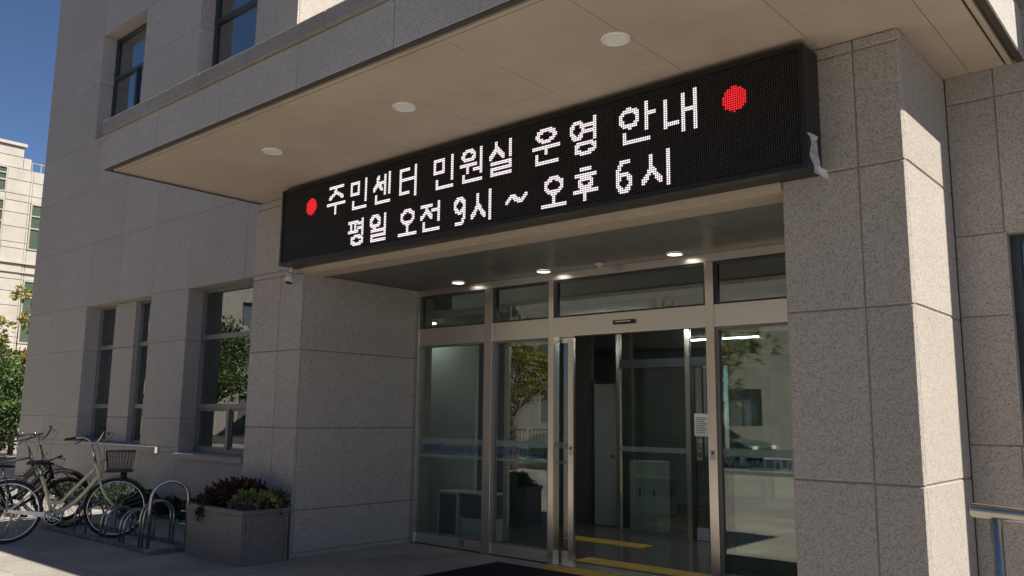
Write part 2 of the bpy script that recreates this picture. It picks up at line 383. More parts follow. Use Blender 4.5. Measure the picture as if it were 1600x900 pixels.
def window(holek, yf, mat_f, mat_g, transoms, sashes, fw=.06, sill=None, parent=B, reveal_mat='stone_wall', hole=None, curtain=True, yw=YW, joints=(), ywl=None, ywr=None):
    x0, x1, z0, z1 = hole or HOL[holek]
    bm = bmesh.new(); d = .09
    bx(bm, x0+.012, x0+.012+fw, yf, yf+d, z0+.012, z1-.012); bx(bm, x1-.012-fw, x1-.012, yf, yf+d, z0+.012, z1-.012)
    xa, xb = x0+.012+fw, x1-.012-fw
    bx(bm, xa, xb, yf+.002, yf+d, z1-.012-fw, z1-.012); bx(bm, xa, xb, yf+.002, yf+d, z0+.012, z0+.012+fw)
    zc = [z0+.012+fw]
    for t in transoms: bx(bm, xa, xb, yf-.004, yf+d, t-.038, t+.038)
    wdw = obj('window', bm, mat_f, parent)
    zs = [z0+.012+fw]+[q for t in transoms for q in (t-.038, t+.038)]+[z1-.012-fw]
    for k in range(0, len(zs), 2):
        za, zb = zs[k], zs[k+1]; ms = sashes.get(k//2, [])
        xs = [xa]+[q for m_ in ms for q in (m_-.03, m_+.03)]+[xb]
        for m_ in ms: box('mullion', mat_f, wdw, m_-.03, m_+.03, yf+.006, yf+d-.01, za, zb)
        for j in range(0, len(xs), 2):
            if k == 0 and ms:   # sliding sash with its own slim frame
                s0, s1 = xs[j]+.004, xs[j+1]-.004; yy = yf+.02+.02*(j//2)
                bm = bmesh.new()
                for q in ((s0, s0+.035, za+.004, zb-.004), (s1-.035, s1, za+.004, zb-.004), (s0+.035, s1-.035, za+.004, za+.04), (s0+.035, s1-.035, zb-.04, zb-.004)):
                    bx(bm, q[0], q[1], yy, yy+.03, q[2], q[3])
                obj('sash', bm, mat_f, wdw)
                box('pane', mat_g, wdw, s0+.035, s1-.035, yy+.012, yy+.018, za+.04, zb-.04)
            else:
                box('pane', mat_g, wdw, xs[j], xs[j+1], yf+.045, yf+.051, za, zb)
    # stone lined reveal
    for a, b_ in (((x0-.012, x0+.010), ywl or yw), ((x1-.010, x1+.012), ywr or yw)):
        zz = [z0]+[j for j in joints if z0 < j < z1]+[z1]
        for q in range(len(zz)-1):
            box('reveal', reveal_mat, wdw, a[0], a[1], b_+.004, yf+d+.02, zz[q]+.004, zz[q+1]-.004)
    box('reveal', reveal_mat, wdw, x0+.012 - (.419 if ywl else 0), x1-.012 + (.419 if ywr else 0), yw+.005, yf+d+.02, z1-.0112, z1+.012)
    box('reveal', reveal_mat, wdw, x0+.012 - (.419 if ywl else 0), x1-.012 + (.419 if ywr else 0), yw+.005, yf+d+.02, z0-.012, z0+.011)
    if sill: box('sill', reveal_mat, wdw, *sill, bev=.004)
    # room behind: dark back and a pleated curtain
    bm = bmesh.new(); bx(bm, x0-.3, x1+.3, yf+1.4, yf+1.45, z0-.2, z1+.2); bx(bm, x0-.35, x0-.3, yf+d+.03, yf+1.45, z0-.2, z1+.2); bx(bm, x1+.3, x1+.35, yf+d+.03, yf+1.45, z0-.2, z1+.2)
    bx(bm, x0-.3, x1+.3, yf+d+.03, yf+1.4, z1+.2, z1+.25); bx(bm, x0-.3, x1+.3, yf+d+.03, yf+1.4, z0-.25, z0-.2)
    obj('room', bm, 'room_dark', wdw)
    if curtain:
        bm = bmesh.new(); prev = None; n = 40; wd = (x1-x0)*.38
        for i in range(n+1):
            xx = x0+.02+wd*i/n; yy = yf+.2+.03*math.sin(i*1.25)
            cur = (bm.verts.new((xx, yy, z0+.05)), bm.verts.new((xx, yy, z1-.02)))
            if prev: bm.faces.new((prev[0], cur[0], cur[1], prev[1]))
            prev = cur
        obj('curtain', bm, 'curtain', wdw, True)
    return wdw
JN = (1.5, 2.78, 8.35)
window('w2', YG, 'grey_alu', 'glass_window', [1.70, 2.83], {0: [-3.90]}, .06, (-4.90, -2.88, YW-.07, YW+.10, .872, .949), joints=JN)
# paired narrow windows with a recessed stone pier between them
h1 = HOL['w1']
window(None, YG, 'grey_alu', 'glass_window', [1.70, 2.83], {0: []}, .05, (-8.98, -5.50, YW-.07, YW+.10, .925, 1.028), hole=(h1[0], -7.98, h1[2], h1[3]), joints=JN, ywr=YG-.06)
window(None, YG, 'grey_alu', 'glass_window', [1.70, 2.83], {0: []}, .05, hole=(-7.14, h1[1], h1[2], h1[3]), joints=JN, ywl=YG-.06)
pier = box('pier', 'joint', B, -7.98+.013, -7.14-.013, YG-.06, YG+.3, h1[2], h1[3])
for za, zb in ((h1[2]+.012, 1.5), (1.5, 2.78), (2.78, h1[3]-.012)):
    piece('stone_panel', 'stone_wall', pier, 'F', YG-.085, -7.98-.005, -7.14+.005, za, zb, t=.024)
window('u1', YG, 'dark_alu', 'glass_upper', [8.50], {0: [-8.15]}, .06, (-9.26, -7.19, YW-.05, YW+.10, 7.0, 7.079), joints=JN)
window('u2', YG, 'dark_alu', 'glass_upper', [8.50], {0: []}, .06, (-5.21, -3.24, YW-.05, YW+.10, 7.0, 7.079), joints=JN)

# left pillar (its inner side lines the recess)
core = box('pillar', 'joint', B, XL+.008, -.008, .008, YD+.25, 0, SO-.03)
lz = [.05, .517, 1.435, 2.335, ZO, 3.3, SO-.09, SO]
for k in range(len(lz)-1):
    for a, b_ in ((XL, -.45), (-.45, 0)): piece('stone_panel', 'stone_pillar' if False else 'stone_wall', core, 'F', 0, a, b_+(.0 if b_ < -.1 else 0), lz[k], lz[k+1], ch=.006)
    if lz[k] < ZO-.1: piece('stone_panel', 'stone_wall', core, 'R', 0, .032, YD+.02, lz[k], min(lz[k+1], ZO))
    piece('stone_panel', 'stone_wall', core, 'L', XL, .032, YW+.02, lz[k], lz[k+1])
box('plinth', 'stone_wall', core, XL+.006, -.006, .006, YD, 0, .048)
# right pillar
core = box('pillar', 'joint', B, XR+.008, XR2-.008, .008, YD+.25, 0, SO-.03)
rz_ = [.045, 1.197, 2.341, 3.302, SO-.085, SO]
for k in range(len(rz_)-1):
    for a, b_ in ((XR, 6.35), (6.35, XR2)): piece('stone_panel', 'stone_pillar', core, 'F', 0, a, b_, rz_[k], rz_[k+1], g=.004, ch=.008)
    piece('stone_panel', 'stone_pillar', core, 'R', XR2, .032, YW, rz_[k], rz_[k+1], g=.004, ch=.008)
    if rz_[k] < ZO: piece('stone_panel', 'stone_pillar', core, 'L', XR, .032, YD+.02, rz_[k], min(rz_[k+1], ZO))
box('plinth', 'stone_pillar', core, XR+.006, XR2-.006, .006, YW, 0, .043)
# right hand wall
rwx = [XR2, 6.985, 8.6, 9.9, 11.6, 13.3, 15.0]; rwz = [0, .5, 1.433, 2.36, 2.968, 4.0, 5.2, 6.4, 7.6, 8.8, 10, 11.2, 12.2]
hr = [(6.985, 8.6, 1.433, 2.968), (9.9, 11.6, 1.433, 2.968), (6.985, 8.6, 6.4, 8.8), (9.9, 11.6, 6.4, 8.8)]
bm = bmesh.new(); backing(bm, 'F', YW+.007, rwx, rwz, hr, .24)
rwall = obj('wall', bm, 'joint', B)
clad(rwall, 'F', YW, rwx, rwz, hr, mat='stone_pillar', g=.004)
for h in hr: window(None, YW+.1, 'dark_alu', 'glass_window', [h[2]+(h[3]-h[2])*.62], {0: [h[0]+.8]}, .06, hole=h, reveal_mat='stone_pillar', curtain=False)
box('wall', 'render_grey', B, 14.76, 14.99, YW+.262, 9, 0, 12.2)
box('roof', 'render_grey', B, 6.9, 15.05, YW-.05, 4.499, 12.2, 12.45)
box('wall', 'render_grey', B, 6.9, 7.1, YW+.262, 4.6, 4.4, 12.2)

blk = box('shadow_block', 'joint', B, 9.012, 9.588, .958, YW-.001, 0, 12.19)  # unseen block added to cast the shadow strip on the right pillar's side
for za, zb in zip(rwz, rwz[1:]): piece('stone_panel', 'stone_pillar', blk, 'F', .95, 9.0, 9.6, za, zb, g=.006); piece('stone_panel', 'stone_pillar', blk, 'R', 9.6, .982, YW, za, zb, g=.006); piece('stone_panel', 'stone_pillar', blk, 'L', 9.0, .982, YW, za, zb, g=.006)
# canopy
YC, XC0, XC1 = -1.93, -1.04, 7.20
can = box('canopy', 'soffit_joint', B, XC0+.05, XC1-.05, YC+.05, YW-.002, SO+.03, 4.74)
zf0, zf1, zt = 4.228, 4.63, 4.78
fx = [XC0, .15, 1.35, 2.55, 3.75, 4.95, 6.15, XC1]
for a, b_ in zip(fx, fx[1:]):
    piece('fascia_panel', 'stone_fascia', can, 'F', YC, a, b_, zf0, zf1, t=.05, g=.003)
for a, b_ in zip([YC+.052, -.75, .3, YW], [-.75, .3, YW]):
    piece('fascia_panel', 'stone_fascia', can, 'L', XC0, a, b_, zf0, zf1, t=.05, g=.003)
    piece('fascia_panel', 'stone_fascia', can, 'R', XC1, a, b_, zf0, zf1, t=.05, g=.003)
cxs = [XC0-.05, 1.0, 2.95, 4.9, XC1+.05]
for a, b_ in zip(cxs, cxs[1:]):
    box('coping', 'stone_coping', can, a+.002, b_-.002, YC-.035, YC+.36, zf1+.002, zt, .012)
for xa, xb in ((XC0-.05, XC0+.3), (XC1-.3, XC1+.05)):
    box('coping', 'stone_coping', can, xa, xb, YC+.362, YW-.003, zf1+.002, zt-.002, .012)
box('canopy_roof', 'render_grey', can, XC0+.31, XC1-.31, YC+.37, 4.59, 4.742, 4.757)
# dark strip along the fascia's underside, then soffit panels
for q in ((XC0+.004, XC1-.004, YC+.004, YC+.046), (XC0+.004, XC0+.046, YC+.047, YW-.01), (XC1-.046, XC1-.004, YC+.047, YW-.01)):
    box('underside_strip', 'underside_dark', can, q[0], q[1], q[2], q[3], zf0-.012, zf0+.002)
for q in ((XC0+.075, XC1-.075, YC+.072, YC+.11), (XC0+.085, XC0+.11, YC+.121, YW-.01), (XC1-.11, XC1-.075, YC+.121, YW-.01)):
    box('edge_strip', 'soffit', can, q[0], q[1], q[2], q[3], SO-.004, SO+.03)
sx = [XC0+.126, .15, 1.15, 2.15, 3.15, 4.15, 5.18, 6.12, 6.84, XC1-.126]
for a, b_ in zip(sx, sx[1:]):
    for c, d in ((YC+.126, -.56), (-.56, .58), (.58, YW-.004)):
        piece('soffit_panel', 'soffit', can, 'D', SO+random.uniform(0, .0012), a, b_, c, d, t=.02, g=.0022, ch=.0012)

# lintel over the recess and recess ceiling
lin = box('lintel', 'lintel_trim', B, -.0, XR, .012, .30, ZO-.012, SO-.02)
box('trim', 'lintel_trim', lin, .002, XR-.002, -.02, .01, ZO-.002, ZO+.055, .003)
ceil = box('recess_ceiling', 'soffit_joint', B, .0, XR, .302, YD+.3, ZO+.02, ZO+.06)
rx = [0.002, .97, 1.94, 2.91, 3.88, 4.85, XR-.002]
for a, b_ in zip(rx, rx[1:]):
    for c, d in ((.303, 1.1), (1.1, YD-.05)):
        piece('ceiling_panel', 'recess_panel', ceil, 'D', ZO+random.uniform(0, .001), a, b_, c, d, t=.018, g=.002, ch=.001)

# ------------------------------------------------------------------ glazed entrance
ent = box('entrance_frame', 'brushed_h', B, .0, XR, YD-.05, YD+.06, ZO-.085, ZO-.002)
HB, HT = 2.495, 2.715
posts = [(.012, .062), (1.235, 1.365), (2.235, 2.31), (4.225, 4.318), (XR-.06, XR-.012)]
for i, (a, b_) in enumerate(posts):
    box('post', 'brushed_v', ent, a, b_, YD-.06, YD+.055, .0, ZO-.087, .004)
bays = [(.062, 1.235), (1.365, 2.235), (2.31, 4.225), (4.318, XR-.06)]
for i, (a, b_) in enumerate(bays):
    box('header', 'brushed_h', ent, a, b_, YD-.052, YD+.05, HB, HT, .003)
    bm = bmesh.new()
    for q in ((a, a+.03, HT, ZO-.087), (b_-.03, b_, HT, ZO-.087)): bx(bm, q[0], q[1], YD-.03, YD+.03, q[2], q[3])
    bx(bm, a+.03, b_-.03, YD-.029, YD+.03, HT, HT+.02); bx(bm, a+.03, b_-.03, YD-.029, YD+.03, ZO-.11, ZO-.087)
    obj('transom_frame', bm, 'dark_alu', ent)
    box('pane', 'glass_door', ent, a+.03, b_-.03, YD-.004, YD+.004, HT+.02, ZO-.11)
    if i != 2:
        box('kick_rail', 'brushed_h', ent, a, b_, YD-.04, YD+.04, .005, .125, .003)
        bm = bmesh.new()
        for q in ((a, a+.03), (b_-.03, b_)): bx(bm, q[0], q[1], YD-.03, YD+.03, .125, HB)
        bx(bm, a+.03, b_-.03, YD-.029, YD+.03, HB-.025, HB); bx(bm, a+.03, b_-.03, YD-.029, YD+.03, .125, .145)
        obj('pane_frame', bm, 'grey_alu', ent)
        box('pane', 'glass_door', ent, a+.03, b_-.03, YD-.004, YD+.004, .145, HB-.025)
        for za, zb in ((1.245, 1.315), (1.075, 1.11)):
            box('film_band', 'frost_film', ent, a+.03, b_-.03, YD-.0068, YD-.0055, za, zb)
        # blue print along the band
        bm = bmesh.new(); xx = a+.08
        while xx < b_-.12:
            ww = random.uniform(.02, .05); zz = random.uniform(1.14, 1.155)
            bx(bm, xx, xx+ww, YD-.0068, YD-.0055, zz, zz+random.uniform(.05, .075)); xx += ww+random.uniform(.008, .03)
        stuff(obj('film_print', bm, 'blue_film', ent))
box('threshold', 'brushed_h', ent, .0, XR, YD-.045, YD+.075, .0, .004) if False else None
box('threshold', 'brushed_h', ent, 2.31, 4.225, YD-.05, YD+.16, .0, .008)
# sensor over the opening, slid-open door leaves behind the fixed panes
sn = box('door_sensor', 'black_plastic', ent, 3.14, 3.40, YD-.085, YD-.053, 2.585, 2.63, .006)
box('sensor_lens', 'chrome', sn, 3.17, 3.37, YD-.0875, YD-.0855, 2.605, 2.618)
def leaf(x0, x1):
    y = YD+.10
    d = box('door', 'brushed_v', ent, x0, x0+.075, y-.02, y+.02, .01, HB-.005, .003)
    box('stile', 'brushed_v', d, x1-.075, x1, y-.02, y+.02, .01, HB-.005, .003)
    box('rail', 'brushed_h', d, x0+.075, x1-.075, y-.02, y+.02, .01, .13); box('rail', 'brushed_h', d, x0+.075, x1-.075, y-.02, y+.02, HB-.06, HB-.005)
    box('pane', 'glass_door', d, x0+.075, x1-.075, y-.004, y+.004, .13, HB-.06)
    for za, zb in ((1.245, 1.315), (1.075, 1.11)): box('film_band', 'frost_film', d, x0+.075, x1-.075, y-.0068, y-.0055, za, zb)
    return d
d1 = leaf(1.45, 2.49); d2 = leaf(4.24, 5.25)
def sticker(par, x, z, y): 
    s = box('notice_sticker', 'paper', par, x, x+.055, y-.0012, y, z, z+.10)
    box('sticker_print', 'paper_ink', s, x+.012, x+.043, y-.002, y-.0013, z+.055, z+.085)
sticker(d1, 2.425, 1.18, YD+.079); sticker(ent, 4.245, 1.20, YD-.0605)
box('latch_plate', 'chrome', ent, .86, .95, YD-.044, YD-.041, .03, .12)

# lobby
LB = struct(box('lobby_floor', 'lobby_floor', None, -3.4, 8.5, YD+.16, 8.6, -.02, .001))
box('floor_strip', 'lobby_floor', LB, -.02, XR, 1.79, YD+.16, -.02, -.001)
lw = box('lobby_wall', 'lobby_wall', B, -3.5, -3.4, YD+.25, 8.7, 0, 2.95)
bm = bmesh.new()
for q in ((-3.4, .55, 0, 2.95), (.55, 1.05, 0, .9), (.55, 1.05, 2.6, 2.95), (1.05, 8.5, 0, 2.95)): bx(bm, q[0], q[1], 8.6, 8.75, q[2], q[3])
obj('lobby_wall', bm, 'lobby_wall', B)
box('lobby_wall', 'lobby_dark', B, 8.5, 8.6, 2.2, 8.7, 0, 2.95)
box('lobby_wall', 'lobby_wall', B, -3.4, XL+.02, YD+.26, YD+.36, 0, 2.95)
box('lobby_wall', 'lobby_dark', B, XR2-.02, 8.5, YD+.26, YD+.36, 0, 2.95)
box('lobby_ceiling', 'lobby_ceiling', B, -3.4, 8.5, YD+.31, 8.6, 2.9, 3.0)
box('bulkhead', 'lobby_ceiling', B, 0, XR, YD+.07, YD+.3, ZO+.0, 3.4)
# partition seen through the left pane
tag(box('partition_screen', 'furniture_white', None, -.9, .33, 2.62, 2.68, 0.002, 2.55, .004), 'pale grey partition board standing behind the left fixed glass pane', 'partition')
tb = empty('side_cabinet', (0, 0, 0)); tag(tb, 'low black cabinet with white frame behind the left fixed glass pane', 'cabinet')
bm = bmesh.new()
for q in ((.02, .05, .002, .62), (.37, .40, .002, .62), (.05, .37, .59, .62), (.05, .37, .002, .03)): bx(bm, q[0], q[1], 2.25, 2.28, q[2], q[3])
obj('frame', bm, 'furniture_white', tb)
box('top', 'furniture_white', tb, .02, .95, 2.281, 2.58, .60, .62); box('side_panel', 'furniture_dark', tb, .05, .37, 2.262, 2.279, .03, .59)
box('front_panel', 'furniture_white', tb, .40, .93, 2.30, 2.56, .03, .30); box('drawer', 'furniture_dark', tb, .405, .92, 2.29, 2.56, .31, .595)
# inner vestibule doors
vf = empty('inner_door_frame', (0, 0, 0)); tag(vf, 'inner glazed vestibule screen in slim steel posts across the dim lobby', 'glass screen')
YI = 4.6
for a, b_ in ((1.30, 1.36), (2.43, 2.50), (2.80, 2.86), (4.4, 4.46)): box('post', 'brushed_v', vf, a, b_, YI-.03, YI+.03, .002, 2.88)
box('header', 'dark_alu', vf, 1.36, 4.4, YI-.028, YI+.028, 2.30, 2.42)
for a, b_ in ((1.36, 2.43), (2.86, 4.4)):
    box('pane', 'glass_door', vf, a, b_, YI-.004, YI+.004, .05, 2.30); box('rail', 'grey_alu', vf, a, b_, YI-.02, YI+.02, .002, .05)
    box('film_band', 'frost_film', vf, a, b_, YI-.007, YI-.0055, 1.12, 1.19)
ds = box('door', 'dark_alu', vf, 2.50, 2.56, YI-.02, YI+.02, .01, 2.28); box('stile', 'dark_alu', ds, 2.74, 2.80, YI-.02, YI+.02, .01, 2.28)
box('kick_rail', 'furniture_white', ds, 2.56, 2.74, YI-.02, YI+.02, .01, .16); box('pane', 'glass_door', ds, 2.56, 2.74, YI-.004, YI+.004, .16, 2.28)
nb = box('notice_paper', 'paper', None, 2.555, 2.775, YI-.026, YI-.0245, 1.36, 1.66); tag(nb, 'white printed notice taped to the inner lobby door', 'notice')
for k in range(9): box('text_line', 'paper_ink', nb, 2.585, 2.745-.02*(k % 3), YI-.0275, YI-.0262, 1.60-.024*k, 1.608-.024*k)
for x0 in (1.40, 1.63):
    c = box('white_locker', 'furniture_white', None, x0, x0+.22, 4.75, 5.1, .002, .98, .004); tag(c, 'narrow pale storage locker in the lobby behind the vestibule glass', 'locker', 'storage lockers in the lobby')
    box('handle', 'chrome', c, x0+.17, x0+.19, 4.738, 4.749, .5, .6)
lp = empty('lobby_door', (0, 0, 0)); tag(lp, 'pale plain inner door leaf set in the dim lobby wall', 'door')
box('leaf', 'lobby_wall', lp, .62, 1.02, 4.98, 5.02, .01, 2.1); box('frame', 'dark_alu', lp, .57, .618, 4.96, 5.03, .002, 2.15); box('knob', 'chrome', lp, .95, .985, 4.95, 4.979, 1.0, 1.04)
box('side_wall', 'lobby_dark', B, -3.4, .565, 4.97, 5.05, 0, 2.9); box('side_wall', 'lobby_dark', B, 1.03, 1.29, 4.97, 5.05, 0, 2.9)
rc = empty('reception_counter', (0, 0, 0)); tag(rc, 'long dark reception counter deep inside the lobby', 'counter')
box('front', 'furniture_dark', rc, 1.9, 5.4, 6.3, 6.36, .002, 1.02); box('top', 'furniture_white', rc, 1.86, 5.44, 6.26, 6.9, 1.021, 1.06)
# tactile paving strips
def tactile(x0, x1, y0, y1, par_label, z=.0):
    t_ = empty('tactile_strip', ((x0+x1)/2, y0, z)); tag(t_, par_label, 'tactile paving')
    n = max(1, round((x1-x0)/.3)); wd = (x1-x0)/n
    for i in range(n):
        bm = bmesh.new(); a = x0+i*wd-(x0+x1)/2
        bx(bm, a+.002, a+wd-.002, .002, y1-y0-.002, .001, .006)
        for u in range(6):
            for v_ in range(6):
                disc(bm, (a+.002+(u+.5)*wd/6, (v_+.5)*(y1-y0)/6, .006), .016, (0, 0, 1), 7, .011, .005)
        obj('tile', bm, 'tactile', t_)
tactile(2.33, 4.2, 1.48, 1.77, 'yellow tactile strip outside the threshold beside the black doormat', .002)
tactile(2.33, 4.2, 2.15, 2.45, 'yellow tactile strip on the lobby floor just inside the threshold')
tactile(1.2, 2.4, 3.45, 3.75, 'yellow tactile strip deep in the lobby before the vestibule screen')
tactile(-2.0, -.8, -2.7, -2.4, 'yellow tactile strip on the open plaza away from the doors') if False else None
dm = empty('door_mat', (3.2, .7, 0)); tag(dm, 'black ribbed doormat on the paving before the sliding doors', 'doormat')
box('pile', 'mat_pile', dm, -1.37, 1.37, -.75, .75, .002, .012, .003)
bm = bmesh.new()
for q in ((-1.4, 1.4, -.78, -.752), (-1.4, 1.4, .752, .772), (-1.4, -1.372, -.751, .751), (1.372, 1.4, -.751, .751)): bx(bm, *q, .001, .009)
obj('edging', bm, 'rubber', dm)

# ------------------------------------------------------------------ lamps and small fittings on ceilings
def downlight(x, y, z, r, label, group, lit):
    t_ = empty('downlight', (x, y, z)); tag(t_, label, 'ceiling light', group)
    bm = bmesh.new()
    n = 28; prof = [(r, 0), (r*.99, -.012), (r*.9, -.016), (r*.84, -.008)]
    rings = [[bm.verts.new((q[0]*math.cos(2*math.pi*k/n), q[0]*math.sin(2*math.pi*k/n), q[1])) for k in range(n)] for q in prof]
    for A, C in zip(rings, rings[1:]):
        for k in range(n): bm.faces.new((A[k], A[(k+1) % n], C[(k+1) % n], C[k]))
    obj('rim', bm, 'lamp_rim', t_, True)
    bm = bmesh.new(); disc(bm, (0, 0, -.004), r*.845, (0, 0, -1), n, r*.8, .006); obj('diffuser', bm, 'lamp_glow' if lit else 'white_paint', t_)
for x, y in ((5.10, -1.06), (2.97, -1.12), (1.01, -1.14)):
    downlight(x, y, SO-.001, .105, 'round white unlit downlight set in the canopy soffit', 'unlit soffit downlights', False)
for x in (.95, 2.31, 4.0): downlight(x, 1.62, ZO-.001, .088, 'small glowing downlight in the dark recess ceiling above the doors', 'lit recess downlights', True)
sd_ = empty('smoke_detector', (3.09, 1.62, ZO-.001)); tag(sd_, 'small white smoke detector on the dark recess ceiling', 'smoke detector')
bm = bmesh.new(); disc(bm, (0, 0, 0), .06, (0, 0, -1), 20, .058, .012); obj('base', bm, 'camera_shell', sd_)
bm = bmesh.new(); disc(bm, (0, 0, -.012), .044, (0, 0, -1), 20, .03, .03); obj('dome', bm, 'camera_shell', sd_, False)
for i, (x, y, L) in enumerate(((2.45, 4.05, 1.25), (2.2, 3.0, 1.2), (4.4, 3.2, 1.2), (3.6, 5.6, 1.2), (5.2, 5.4, 1.2), (2.0, 6.6, 1.2), (-.62, 2.36, .8))):
    t_ = empty('tube_light', (x, y, 2.9)); tag(t_, 'slim glowing batten light on the lobby ceiling', 'ceiling light', 'lobby batten lights')
    box('housing', 'white_paint', t_, -L/2, L/2, -.05, .05, -.03, -.001); box('tube', 'partition_fill_glow' if i == 6 else 'tube_glow', t_, -L/2+.02, L/2-.02, -.035, .035, -.045, -.031)  # last one is added to brighten the partition, mostly hidden by the pillar

# security camera under the sign's end
sc_ = empty('security_camera', (-.06, -.13, 3.285)); tag(sc_, 'small pale bullet security camera hung below the end of the LED sign', 'camera')
bm = bmesh.new(); tube(bm, [(0, 0, .0), (0, 0, -.07)], .022, 12); obj('stem', bm, 'camera_shell', sc_, True)
bm = bmesh.new(); tube(bm, [(.0, .0, -.06), (0, -.002, -.075), (.006, -.012, -.12), (.012, -.025, -.18), (.012, -.026, -.183)], [.026, .036, .046, .054, .05], 18); obj('body', bm, 'camera_shell', sc_, True)
bm = bmesh.new(); disc(bm, (.0125, -.0262, -.1835), .042, (.08, -.2, -1), 18, .036, .012); obj('lens', bm, 'black_plastic', sc_)

# ------------------------------------------------------------------ LED sign
SX0, SX1, SZ0, SZ1, SY = -.115, 6.11, 3.285, 4.175, -.262
sg = empty('led_sign', (0, 0, 0)); tag(sg, 'long black LED message board with white Korean opening hours over the entrance', 'led sign')
bm = bmesh.new(); fr = .035
bx(bm, SX0+fr, SX1-fr, SY+.02, -.003, SZ0+fr, SZ1-fr)
for q in ((SX0, SX1, SZ0, SZ0+fr), (SX0, SX1, SZ1-fr, SZ1)): bx(bm, q[0], q[1], SY, -.003, q[2], q[3])
for q in ((SX0, SX0+fr), (SX1-fr, SX1)): bx(bm, q[0], q[1], SY+.0005, -.0035, SZ0+fr, SZ1-fr)
obj('housing', bm, 'black_metal', sg)
PX0, PX1, PZ0, PZ1 = SX0+fr, SX1-fr, SZ0+fr, SZ1-fr
NR = 48; P = (PZ1-PZ0)/NR; NC = int((PX1-PX0)/P); PXo = PX0+((PX1-PX0)-NC*P)/2
# cabinet modules the board is made of
mw = (PX1-PX0)/8
for i in range(8): box('led_module', 'led_board', sg, PX0+i*mw+.0008, PX0+(i+1)*mw-.0008, SY+.012, SY+.0195, PZ0+.0005, PZ1-.0005)
def line(a, b):
    n = int(max(abs(b[0]-a[0]), abs(b[1]-a[1]))*2)+1
    return [(a[0]+(b[0]-a[0])*i/n, a[1]+(b[1]-a[1])*i/n) for i in range(n+1)]
def Hh(y, a, b): return [(a, y), (b, y)]
def Vv(x, a, b): return [(x, a), (x, b)]
def O(x0, y0, x1, y1):
    cx, cy, rx_, ry = (x0+x1)/2, (y0+y1)/2, (x1-x0)/2, (y1-y0)/2
    return [(cx+rx_*math.cos(t*math.pi/8), cy+ry*math.sin(t*math.pi/8)) for t in range(17)]
def NI(x=.12, a=.74, b=1): return [[(x, a), (x, 1), (b, 1)]]
RIEUL = [[(.1, .62), (1, .62), (1, .81), (.1, .81), (.1, 1), (1, 1)]]
GLY = {
 'ju': [Hh(0, .12, .88), [(.5, .08), (.4, .25), (.1, .42)], [(.55, .22), (.9, .42)], Hh(.64, 0, 1), Vv(.5, .64, 1)],
 'min': [[(0, .04), (.52, .04), (.52, .5), (0, .5), (0, .04)], Vv(1, 0, .74)]+NI(),
 'sen': [[(.26, .05), (.22, .3), (0, .52)], [(.28, .3), (.48, .52)], Vv(.7, .05, .7), Hh(.3, .46, .7), Vv(1, 0, .72)]+NI(.14, .78),
 'teo': [Vv(0, .06, .86), Hh(.06, 0, .52), Hh(.44, 0, .52), Hh(.86, 0, .55), Hh(.44, .62, 1), Vv(1, 0, 1)],
 'won': [O(.1, 0, .66, .32), Hh(.48, 0, .74), Vv(.36, .48, .7), Hh(.62, .68, 1), Vv(1, 0, .76)]+NI(.14, .8),
 'sil': [[(.32, 0), (.3, .18), (0, .46)], [(.36, .2), (.64, .46)], Vv(1, 0, .46)]+RIEUL,
 'un': [O(.14, 0, .86, .34), Hh(.52, 0, 1), Vv(.5, .52, .72)]+NI(.12, .74, .94),
 'yeong': [O(0, .05, .5, .52), Hh(.17, .56, 1), Hh(.38, .56, 1), Vv(1, 0, .58), O(.18, .68, 1, 1)],
 'an': [O(0, .08, .52, .56), Vv(.78, 0, .68), Hh(.32, .78, 1)]+NI(.12, .74, .84),
 'nae': [[(0, .1), (0, .8), (.42, .74)], Vv(.62, .04, 1), Vv(1, 0, 1), Hh(.46, .62, 1)],
 'pyeong': [Hh(.04, 0, .62), Vv(.16, .04, .46), Vv(.44, .04, .46), Hh(.48, 0, .62), Hh(.16, .66, 1), Hh(.34, .66, 1), Vv(1, 0, .58), O(.2, .68, 1, 1)],
 'il': [O(0, 0, .6, .44), Vv(1, 0, .48)]+RIEUL,
 'o': [O(.15, 0, .85, .55), Vv(.5, .62, 1), Hh(1, 0, 1)],
 'jeon': [Hh(.04, 0, .6), [(.32, .1), (.25, .3), (0, .52)], [(.34, .28), (.6, .52)], Hh(.28, .66, 1), Vv(1, 0, .7)]+NI(.16, .76),
 'nine': [O(0, 0, 1, .55), [(1, .28), (1, .78), (.7, 1), (.1, 1)]],
 'six': [O(0, .42, 1, 1), [(0, .72), (0, .3), (.35, 0), (.9, 0)]],
 'si': [[(.34, .08), (.32, .45), (0, .86)], [(.36, .45), (.68, .86)], Vv(1, 0, 1)],
 'tilde': [[(0, 1), (.12, .35), (.26, 0), (.4, .2), (.6, .8), (.74, 1), (.88, .65), (1, 0)]],
 'hu': [Hh(.0, .34, .66), Hh(.17, .04, .96), O(.2, .32, .8, .6), Hh(.76, 0, 1), Vv(.5, .76, 1)],
}
LIT = {}
def glyph(key, X0, X1, r0, r1):
    c0 = round((X0-PXo)/P); c1 = max(c0+3, round((X1-PXo)/P)-1)
    W, Hn = c1-c0-1, r1-r0-1; cells = set()
    for st in GLY[key]:
        for a, b_ in zip(st, st[1:]):
            for u, v_ in line((a[0]*W, a[1]*Hn), (b_[0]*W, b_[1]*Hn)):
                ui, vi = int(round(u)), int(round(v_))
                for du in (0, 1):
                    for dv in (0, 1): cells.add((c0+ui+du, r0+vi+dv))
    return cells
L1 = (('ju', .75, 1.06), ('min', 1.16, 1.43), ('sen', 1.52, 1.81), ('teo', 1.93, 2.20), ('min', 2.44, 2.71), ('won', 2.80, 3.08), ('sil', 3.17, 3.45), ('un', 3.68, 3.99), ('yeong', 4.09, 4.37), ('an', 4.59, 4.92), ('nae', 4.99, 5.29))
